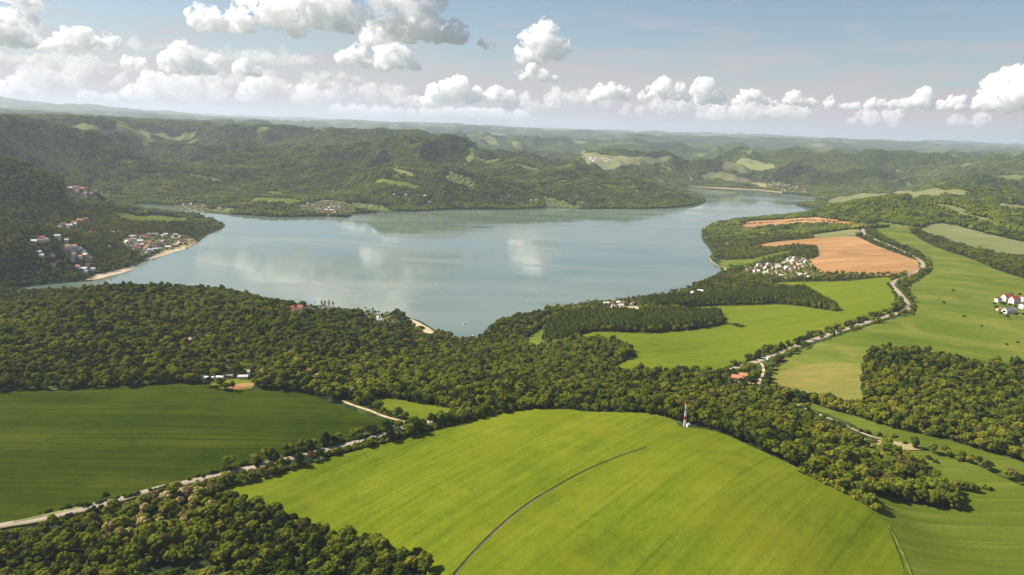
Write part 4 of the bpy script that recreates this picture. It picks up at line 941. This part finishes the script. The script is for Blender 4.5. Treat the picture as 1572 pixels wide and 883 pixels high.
# ---------------------------------------------------------------- where trees stand
def grid_pts(r0, r1, s, th0=-0.68, th1=0.70):
    x = np.arange(-r1 * 0.66, r1 * 0.66, s); y = np.arange(r0 * 0.7, r1, s)
    X, Y = np.meshgrid(x, y); X = X.ravel(); Y = Y.ravel()
    r = np.hypot(X, Y); t = np.arctan2(X, Y); k = (r > r0 * 0.96) & (r < r1 * 1.04) & (t > th0) & (t < th1)
    X, Y = X[k], Y[k]
    X = X + rng.uniform(-0.42, 0.42, len(X)) * s; Y = Y + rng.uniform(-0.42, 0.42, len(Y)) * s
    r = np.hypot(X, Y); k = (r > r0) & (r <= r1); return X[k], Y[k]
HA = np.array(HOUSES)
def wooded(X, Y, edge=3.0, roadside=True):
    k = ~inpoly(X, Y, LAKE) & (segdist_near(X, Y, LAKE) > edge)
    for P in open_polys: k &= ~inpoly(X, Y, P)
    if roadside:
        r = np.hypot(X, Y)
        for P, wd in ROADS:
            lo, hi = P.min(0) - 40, P.max(0) + 40
            s = k & (X > lo[0]) & (X < hi[0]) & (Y > lo[1]) & (Y < hi[1])
            if not s.any(): continue
            xs, ys = X[s], Y[s]; d = segdist(xs, ys, P, False)
            j = np.argmin((xs[:, None] - P[::3, 0]) ** 2 + (ys[:, None] - P[::3, 1]) ** 2, 1); rr_ = np.hypot(P[::3][j, 0], P[::3][j, 1])
            front = np.hypot(xs, ys) < rr_
            kk = (d > wd / 2 + 4.0) & ~(front & (d < wd / 2 + (13 if wd > 5 else 20))); ks = k[s]; ks &= kk; k[s] = ks
    for hx, hy, hr in HA:
        hrr = math.hypot(hx, hy); ux, uy = hx / hrr, hy / hrr
        s = (np.abs(X - hx) < 45) & (np.abs(Y - hy) < 45) & k
        if not s.any(): continue
        dx, dy = X[s] - hx, Y[s] - hy; al = dx * ux + dy * uy; ac = np.abs(dx * uy - dy * ux)
        bad = (np.hypot(dx, dy) < hr + 3.5) | ((al < 0) & (al > -(hr + 16)) & (ac < hr + 1)); ks = k[s]; ks &= ~bad; k[s] = ks
    return k
def segdist_near(X, Y, poly):
    r = np.full(X.shape, 1e5); s = (X > poly[:, 0].min() - 30) & (X < poly[:, 0].max() + 30) & (Y > poly[:, 1].min() - 30) & (Y < poly[:, 1].max() + 30)
    r[s] = segdist(X[s], Y[s], poly); return r
TX, TY, TK, TS, TZS = [], [], [], [], []
def put(X, Y, kinds, S, ZS=None):
    TX.append(X); TY.append(Y); TK.append(np.asarray(kinds, dtype=object)); TS.append(S); TZS.append(np.ones(len(X)) if ZS is None else ZS)
POPL = [smooth_closed(hits(p), 3) for p in (
    [(833,523),(842,500),(870,487),(900,483),(1000,484),(1090,483),(1103,487),(1107,497),(1060,505),(1000,509),(900,509),(880,520),(862,530),(840,533)],
    [(988,474),(1000,463),(1100,456),(1190,447),(1232,447),(1246,455),(1280,474),(1286,479),(1200,466),(1100,468),(1030,473)])]
NOTREE = hits([(1350,792),(1360,786),(1385,806),(1412,883),(1460,990),(1380,990),(1368,840)])
BLOSS = smooth_closed(hits([(150,790),(220,757),(300,748),(335,762),(330,790),(270,812),(200,835),(140,830)]), 3)
LIGHT = smooth_closed(hits([(300,560),(420,545),(560,560),(620,600),(560,612),(470,604),(400,590)]), 3)
SPARSE = smooth_closed(hits([(1330,668),(1380,678),(1430,690),(1500,712),(1572,740),(1572,712),(1500,692),(1430,674),(1380,662),(1330,646)]), 2)
def assign(X, Y, r0):
    n_ = len(X); u = rng.random(n_); f = fbm(X / 130, Y / 130, 3, 55)
    kd = np.array(['broad_a', 'broad_b', 'broad_c', 'broad_d'], dtype=object)[rng.integers(0, 4, n_)]
    kd[(kd == 'broad_d') & (rng.random(n_) < 0.45)] = 'broad_a'
    kd[(f > 0.22) & (u < 0.4)] = 'bright'; kd[(f < -0.2) & (u < 0.35)] = 'broad_d'; kd[(u > 0.84) & (u < 0.93) & (f > -0.25)] = 'olive'; kd[(u > 0.965)] = 'bright'; kd[(u > 0.955) & (u < 0.965)] = 'conifer'; kd[(u > 0.93) & (u < 0.955)] = 'tall_dark'
    kd[inpoly(X, Y, BLOSS) & (rng.random(n_) < 0.42)] = 'blossom'
    l = inpoly(X, Y, LIGHT); kd[l & (rng.random(n_) < 0.35)] = 'bright'; kd[l & (rng.random(n_) < 0.10)] = 'blossom'
    return kd
for r0, r1, s, lod in ((380, 1000, 6.7, 'n_'), (1000, 1750, 7.0, 'n_'), (1750, 3100, 7.8, 'm_')):
    X, Y = grid_pts(r0, r1, s); k = wooded(X, Y, 4.0)
    for P in POPL + [NOTREE]: k &= ~inpoly(X, Y, P)
    X, Y = X[k], Y[k]
    gap = fbm(X / 38, Y / 38, 2, 77) > 0.62; X, Y = X[~gap], Y[~gap]
    kd = assign(X, Y, r0); sz = rng.normal(0.79, 0.18, len(X)).clip(0.36, 1.3) * (1 + 0.22 * fbm(X / 90, Y / 90, 2, 66))
    put(X, Y, [lod + q for q in kd], sz)
for P in POPL:
    lo, hi = P.min(0), P.max(0); X, Y = np.meshgrid(np.arange(lo[0], hi[0], 5.2), np.arange(lo[1], hi[1], 5.2)); X = X.ravel() + rng.uniform(-.9, .9, X.size); Y = Y.ravel() + rng.uniform(-.9, .9, Y.size)
    k = inpoly(X, Y, P); X, Y = X[k], Y[k]; put(X, Y, ['n_poplar'] * len(X), rng.normal(0.86, 0.07, len(X)))
    open_polys.append(P)
X, Y = grid_pts(3100, 9000, 18.5); k = wooded(X, Y, 9.0, False); X, Y = X[k], Y[k]
gap = fbm(X / 260, Y / 260, 3, 91) > 0.45; X, Y = X[~gap], Y[~gap]
put(X, Y, np.array(['s_stand_0', 's_stand_1', 's_stand_2', 's_stand_3'], dtype=object)[rng.integers(0, 4, len(X))], rng.normal(0.85, 0.16, len(X)).clip(0.5, 1.3))
for P in GARD:
    r = np.hypot(*P.mean(0)); lo, hi = P.min(0), P.max(0); s_ = 13.0 if r < 3000 else 16.0
    X, Y = np.meshgrid(np.arange(lo[0], hi[0], s_), np.arange(lo[1], hi[1], s_)); X = X.ravel() + rng.uniform(-6, 6, X.size); Y = Y.ravel() + rng.uniform(-6, 6, Y.size)
    k = inpoly(X, Y, P) & (np.min(np.hypot(X[:, None] - HA[:, 0], Y[:, None] - HA[:, 1]) - HA[:, 2], 1) > 3); X, Y = X[k], Y[k]; X, Y = X[::1], Y[::1]
    put(X, Y, np.array(['m_broad_c', 'm_broad_d', 'm_broad_a'], dtype=object)[rng.integers(0, 3, len(X))], rng.uniform(0.4, 0.8, len(X)))
LONE = []      # roadside and solitary trees, each one a thing of its own: x, y, kind, scale, label, group
def hedge(px, spacing, lo, hi, kinds, jit=1.5, gapp=0.1, shift=0.0):
    P = smooth_open(hits(px), spacing); P = P + rng.uniform(-jit, jit, P.shape)
    k = rng.random(len(P)) > gapp; P = P[k]
    put(P[:, 0], P[:, 1], [kinds[i] for i in rng.integers(0, len(kinds), len(P))], rng.uniform(lo, hi, len(P)))
SH = ['n_shrub', 'n_dark_shrub', 'n_shrub']
hedge([(345,747),(380,737),(420,727),(450,718),(478,711)], 2.2, 0.5, 1.0, SH, 1.2, 0.15)
hedge([(500,702),(560,687),(600,677),(640,667),(700,651),(760,637),(812,628)], 1.9, 0.8, 1.5, SH, 1.8, 0.02)
hedge([(505,699),(560,684),(640,664),(700,648),(760,634),(812,625)], 3.0, 0.8, 1.6, SH, 2.2, 0.1)
hedge([(290,734),(340,722),(400,710),(440,700),(500,686),(560,672),(610,656)], 3.0, 0.6, 1.3, SH, 1.6, 0.35)
hedge([(60,789),(110,780),(150,772),(220,757),(290,738)], 2.6, 0.4, 1.0, SH, 1.2, 0.35)
hedge([(60,806),(110,793),(150,784),(220,768),(300,748)], 3.0, 0.6, 1.2, SH, 2.0, 0.3)
hedge([(566,611),(600,612),(650,620),(690,627)], 3.0, 0.5, 1.0, SH, 1.0, 0.3)
hedge([(575,632),(600,640),(640,650)], 3.0, 0.6, 1.1, SH, 1.5, 0.3)
hedge([(1230,726),(1270,745),(1300,760),(1330,776),(1348,787)], 2.0, 0.9, 1.6, ['n_shrub', 'n_bright'][:1], 1.8, 0.0)
hedge([(1232,722),(1272,741),(1302,756),(1330,772)], 2.6, 0.9, 1.8, SH, 2.0, 0.0)
hedge([(925,570),(950,557),(973,545)], 3.0, 1.0, 1.8, SH, 1.5, 0.1)
hedge([(1095,572),(1130,561),(1165,549)], 3.2, 0.7, 1.3, SH, 1.3, 0.25)
hedge([(1190,541),(1250,518),(1320,494),(1385,474)], 5.0, 0.6, 1.2, SH, 1.5, 0.3)
hedge([(1185,553),(1260,526),(1330,501),(1395,480)], 6.5, 0.5, 1.0, SH, 1.2, 0.45)
hedge([(1400,484),(1404,472),(1398,460),(1388,446)], 3.5, 0.8, 1.4, SH, 1.5, 0.2)
hedge([(1387,468),(1372,450),(1362,436)], 4.5, 0.8, 1.4, SH, 1.5, 0.35)
hedge([(1423,421),(1428,408),(1415,394),(1390,380),(1350,366),(1332,356)], 4.0, 1.0, 1.9, SH, 2.5, 0.1)
hedge([(1418,398),(1390,384),(1360,372),(1340,363)], 6.0, 0.9, 1.6, SH, 2.5, 0.3)
hedge([(1405,424),(1385,426),(1345,426)], 8.0, 0.9, 1.5, SH, 2.5, 0.3)
hedge([(1240,615),(1280,628),(1330,642),(1400,662),(1440,672)], 3.0, 0.8, 1.8, SH, 3.0, 0.15)
hedge([(1240,632),(1300,655),(1345,668),(1400,676)], 5.0, 0.8, 1.5, SH, 3.0, 0.2)
hedge([(1430,682),(1500,704),(1550,728),(1590,745)], 8.0, 0.5, 1.1, SH, 3.0, 0.4)
hedge([(1400,356),(1420,362),(1450,373),(1500,388),(1560,405),(1600,420)], 5.0, 1.0, 2.4, SH, 5.0, 0.05)
hedge([(1400,358),(1450,376),(1500,392),(1560,410)], 6.0, 1.0, 2.6, SH, 6.0, 0.1)
hedge([(1195,431),(1260,430),(1330,427)], 7.0, 0.9, 1.6, SH, 2.5, 0.2)
hedge([(1110,497),(1125,499),(1145,502)], 4.0, 0.8, 1.4, SH, 2.0, 0.2)
hedge([(1130,345),(1200,341),(1300,345)], 9.0, 0.9, 1.9, SH, 4, 0.3)
hedge([(1155,384),(1200,384),(1250,380)], 7.0, 0.9, 1.9, SH, 3, 0.1)
hedge([(322,596),(350,602),(380,604),(400,602)], 3.2, 0.3, 0.6, SH, 1.5, 0.5)
def lone(px, py, kind, s, lab, grp=None): LONE.append((*hit(px, py), kind, s, lab, grp))
for px, py, s in ((313,737,.45),(327,733,.6),(345,729,.5),(361,727,.55),(395,719,.85),(424,711,.9),(447,702,.75),(458,700,.7),(476,696,1.1),(500,687,1.2),(514,683,.8)):
    lone(px, py, 'tall_dark' if px in (395, 424, 476, 500) else 'broad_d', s, 'dark tree between the country road and the dark field', 'dark trees along the country road')
lone(163, 772, 'broad_d', .75, 'dark bushy tree alone beside the country road at the lower left')
lone(130, 778, 'dark_shrub', 1.2, 'low dark bush beside the road left of the bushy tree')
for px, py, s in ((385,741,.6),(418,731,.75),(430,727,.7),(447,723,.5),(455,720,.5)):
    lone(px, py, 'broad_c', s, 'low roadside tree on the near side of the country road', 'low trees on the near side of the road')
for px, py, s in ((552,680,.8),(572,668,.7),(596,664,.8),(612,660,.9),(630,662,.7),(648,660,1.0),(664,655,1.0),(700,645,1.0),(676,640,.6),(720,640,.9),(735,636,.8)):
    lone(px, py, ['broad_a', 'broad_b', 'broad_d'][px % 3], s, 'rounded tree in the thick hedge above the bright domed field', 'trees in the hedge above the domed field')
for px, py, s in ((1152,553,.75),(1165,549,1.0),(1176,546,.8),(1198,538,.8),(1212,534,.7),(1224,531,.95),(1236,527,.85),(1244,523,.9),(1268,512,.6),(1283,508,.7),(1297,503,.7),(1317,497,1.0),(1332,492,.6),(1352,487,.6),(1372,480,.8),(1380,478,.7)):
    lone(px, py, 'tall_dark' if px in (1165, 1224, 1317) else 'broad_d', s, 'dark tree standing along the lower stretch of the winding road', 'dark trees along the winding road')
for px, py, s in ((1179,583,1.0),(1176,572,.9),(1183,590,.8),(1160,578,.7),(1158,590,.7)):
    lone(px, py, 'broad_d', s, 'dark tree beside the dirt drive near the farmhouse', 'trees by the dirt drive')
lone(1404, 688, 'tall_dark', 1.0, 'tall dark tree standing alone by the farm track at the right')
lone(1431, 697, 'broad_a', .95, 'round tree right of the tall dark one by the farm track')
lone(1388, 681, 'shrub', 1.2, 'small bush left of the tall dark tree')
lone(1425, 705, 'dark_shrub', 1.3, 'dark bush below the round tree')
lone(1436, 711, 'dark_shrub', 1.2, 'wide low dark bush in the meadow under the round tree')
lone(1455, 702, 'broad_c', .7, 'small round tree at the right of the farm track')
lone(1472, 708, 'shrub', 1.4, 'bush further right along the farm track')
lone(1453, 748, 'broad_c', .6, 'small round bush alone in the lower right meadow')
for px, py, s in ((1466,751,.75),(1474,752,.85),(1482,753,.8),(1490,755,.8),(1498,757,.7)):
    lone(px, py, 'broad_c' if px % 4 else 'broad_d', s, 'rounded tree of the small clump in the lower right meadow', 'clump of trees in the lower right meadow')
lone(1511, 751, 'shrub', 1.5, 'bush just right of the clump in the lower right meadow')
lone(1519, 753, 'dark_shrub', 1.2, 'last low bush right of the meadow clump')
for i, (px, py) in enumerate(((1330,644),(1300,632),(1265,622),(1345,650))):
    lone(px, py, 'broad_c', .8, 'tree in the hedge between the two right hand woods', 'trees between the right hand woods')
for i, (px, py) in enumerate(((1132,502),(1138,503),(1127,500))): lone(px, py, 'dark_shrub', 1.3, 'dark bush out in the lime field past the poplars', 'bushes past the poplars')
for px in (494, 499, 505, 511): lone(px, 470 + (px - 494) * 0.1, 'conifer', 1.05, 'dark pointed conifer in the row on the left ridge above the lake', 'row of conifers above the lake')
for px, py in ((1449,466),(1480,487),(1507,502),(1545,530),(1562,527),(1398,440),(1463,447)): lone(px, py, 'dark_shrub', 1.2 if py < 500 else .9, 'solitary dark bush out on the right hand slope', 'scattered bushes on the right hand slope')
lone(963, 471, 'conifer', .8, 'dark pointed conifer at the campsite'); lone(930, 471, 'broad_d', .8, 'dark tree at the left of the campsite')
for px, py in ((1530,462),(1540,458),(1552,456),(1565,456),(1528,476),(1537,470),(1543,471),(1551,472),(1558,474),(1526,470),(1536,486),(1546,490),(1541,483),(1560,487),(1570,487)): lone(px, py, 'broad_d', .72, 'garden tree among the white blocks near the right edge', 'garden trees at the right edge')
# trees inside villages
TX_ = np.concatenate(TX); TY_ = np.concatenate(TY); TK_ = np.concatenate(TK); TS_ = np.concatenate(TS)
print('tree points', len(TX_), [(k, int((np.char.startswith(TK_.astype(str), k)).sum())) for k in 'nms'], time.time() - T0)
# the trees that show largest become things of their own
TZ_ = zat(TX_, TY_)
u_, v_, f_ = project(np.stack([TX_, TY_, TZ_ + 8], -1))
inf = (u_ > 5) & (u_ < 1567) & (v_ < 878) & (v_ > 0) & np.array([not ('shrub' in k) and k[0] == 'n' for k in TK_])
size = np.where(inf, TS_ / f_, 0)
NI = max(0, 300 - len(LONE))
big_i = np.argsort(-size)[:NI]
single = np.zeros(len(TX_), bool); single[big_i] = True
KN = {'broad_a': ('broad rounded green tree', 'broad green trees'), 'broad_b': ('tall leafy green tree', 'tall leafy green trees'), 'broad_c': ('low spreading green tree', 'low spreading trees'),
      'broad_d': ('dark dense tree', 'dark dense trees'), 'bright': ('light green tree', 'light green trees'), 'blossom': ('pale creamy blossoming tree', 'pale blossoming trees'),
      'olive': ('brownish olive tree', 'brownish olive trees'), 'conifer': ('dark pointed conifer', 'dark conifers'), 'tall_dark': ('slim dark upright tree', 'slim dark trees'), 'poplar': ('slim poplar', 'slim poplars'), 'shrub': ('green bush', 'green bushes'), 'dark_shrub': ('dark bush', 'dark bushes')}
def plant(x, y, kind, s, label, group):
    shrub = 'shrub' in kind
    root = bpy.data.objects.new({'conifer': 'conifer_tree'}.get(kind, 'shrub' if shrub else 'broadleaf_tree'), None); COL.objects.link(root)
    root.location = (x, y, float(zat(x, y))); root.rotation_euler = (0, 0, rng.uniform(0, 6.28)); root.scale = (s * rng.uniform(.92, 1.1), s * rng.uniform(.92, 1.1), s * rng.uniform(.92, 1.12))
    tag(root, label, 'bush' if shrub else 'tree', group)
    for pn, me in (('crown', CROWN[kind]), ('trunk', TRUNK[kind])):
        o = bpy.data.objects.new(pn, me); COL.objects.link(o); o.parent = root
for x, y, kd, s, lab, grp in LONE: plant(x, y, kd, s, lab, grp)
for i in big_i:
    kd = TK_[i][2:]
    if u_[i] < 700: wh = 'in the wood ' + ('at the bottom left corner' if u_[i] < 220 else 'beside the domed field' if u_[i] > 420 else 'below the country road'); g2 = 'of the bottom left wood'
    else: wh = 'in the wood right of the domed field'; g2 = 'of the right wood'
    plant(TX_[i], TY_[i], kd, TS_[i], KN[kd][0] + ' ' + wh, KN[kd][1] + ' ' + wh)
# every other tree: one object
def instancer(name, X, Y, Z, K_, S, label):
    n_ = len(X); me = bpy.data.meshes.new(name)
    me.vertices.add(n_); me.vertices.foreach_set('co', np.stack([X, Y, Z], -1).astype(np.float32).ravel())
    a = me.attributes.new('model', 'INT', 'POINT'); a.data.foreach_set('value', np.array([PIDX[k] for k in K_], np.int32))
    a = me.attributes.new('size', 'FLOAT_VECTOR', 'POINT'); sv = S[:, None] * np.stack([rng.uniform(.9, 1.12, n_), rng.uniform(.9, 1.12, n_), rng.uniform(.85, 1.15, n_)], -1)
    a.data.foreach_set('vector', sv.astype(np.float32).ravel())
    a = me.attributes.new('turn', 'FLOAT_VECTOR', 'POINT'); tv = np.zeros((n_, 3), np.float32); tv[:, 2] = rng.uniform(0, 6.28, n_); tv[:, 0] = rng.normal(0, .05, n_); e_ = 14.0
    gx_ = (zat(X + e_, Y) - zat(X - e_, Y)) / (2 * e_); gy_ = (zat(X, Y + e_) - zat(X, Y - e_)) / (2 * e_); ph = tv[:, 2]      # stands lie along the slope they grow on
    st_ = np.array([k_[0] == 's' for k_ in K_]); lx = gx_ * np.cos(ph) + gy_ * np.sin(ph); ly = -gx_ * np.sin(ph) + gy_ * np.cos(ph)
    tv[:, 0] = np.where(st_, np.arctan(ly), tv[:, 0]); tv[:, 1] = np.where(st_, -np.arctan(lx), 0)
    a.data.foreach_set('vector', tv.ravel())
    o = link(name, me); ng = bpy.data.node_groups.new(name + '_nodes', 'GeometryNodeTree')
    ng.interface.new_socket('Geometry', in_out='INPUT', socket_type='NodeSocketGeometry'); ng.interface.new_socket('Geometry', in_out='OUTPUT', socket_type='NodeSocketGeometry')
    N = ng.nodes; Lk = ng.links; gi = N.new('NodeGroupInput'); go = N.new('NodeGroupOutput'); ip = N.new('GeometryNodeInstanceOnPoints')
    ci = N.new('GeometryNodeCollectionInfo'); ci.inputs[0].default_value = PRO; ci.inputs['Separate Children'].default_value = True; ci.inputs['Reset Children'].default_value = True
    def attr(nm, t):
        q = N.new('GeometryNodeInputNamedAttribute'); q.data_type = t; q.inputs[0].default_value = nm; return [s_ for s_ in q.outputs if s_.enabled and s_.name == 'Attribute'][0]
    Lk.new(gi.outputs[0], ip.inputs['Points']); Lk.new(ci.outputs[0], ip.inputs['Instance']); ip.inputs['Pick Instance'].default_value = True
    Lk.new(attr('model', 'INT'), ip.inputs['Instance Index']); Lk.new(attr('turn', 'FLOAT_VECTOR'), ip.inputs['Rotation']); Lk.new(attr('size', 'FLOAT_VECTOR'), ip.inputs['Scale'])
    Lk.new(ip.outputs[0], go.inputs[0])
    md = o.modifiers.new('scatter', 'NODES'); md.node_group = ng
    tag(o, label, kind='stuff'); return o
rest = ~single
issh = np.array(['shrub' in k for k in TK_]); isp = np.array(['poplar' in k for k in TK_])
for nm, selm, lab in (('forest', rest & ~issh & ~isp, 'dense mixed broadleaf forest covering the ridges and hills'),
                      ('poplar_plantation', rest & isp, 'blocks of evenly planted slim poplars between the lime fields'),
                      ('hedge', rest & issh, 'bushy hedges lining roads and field edges')):
    instancer(nm, TX_[selm], TY_[selm], TZ_[selm], TK_[selm], TS_[selm], lab)
print('trees', time.time() - T0)

# ---------------------------------------------------------------- haze
hz = bm_mesh('haze', lambda bm: box_mesh(bm, -90000, 90000, -3000, 90000, -12, 1180))
hm_ = bpy.data.materials.new('haze'); hm_.use_nodes = True; nt = hm_.node_tree
nt.nodes.remove(nt.nodes['Principled BSDF']); pv = nt.nodes.new('ShaderNodeVolumePrincipled')
pv.inputs['Color'].default_value = (0.74, 0.83, 0.97, 1); pv.inputs['Density'].default_value = 3.3e-5; pv.inputs['Anisotropy'].default_value = 0.2
nt.links.new(pv.outputs[0], nt.nodes['Material Output'].inputs['Volume'])
haze = tag(link('haze', hz, hm_), 'pale blue haze filling the air over the hills', kind='stuff')

# ---------------------------------------------------------------- labels that count along small rows
ORD = ['first', 'second', 'third', 'fourth', 'fifth', 'sixth', 'seventh', 'eighth', 'ninth', 'tenth', 'eleventh', 'twelfth', 'thirteenth', 'fourteenth', 'fifteenth', 'sixteenth']
byl = {}
for o in COL.objects:
    if o.parent is None and 'group' in o and not (' in the wood ' in o['label'] and o.get('category') == 'tree'): byl.setdefault(o['label'], []).append(o)
for lab, L in byl.items():
    if 2 <= len(L) <= 16 and len(lab.split()) <= 12:
        L.sort(key=lambda o: float(project(np.array([o.location[:]]))[0][0]))
        for i, o in enumerate(L): o['label'] = lab + ', ' + ORD[i] + ' from the left'
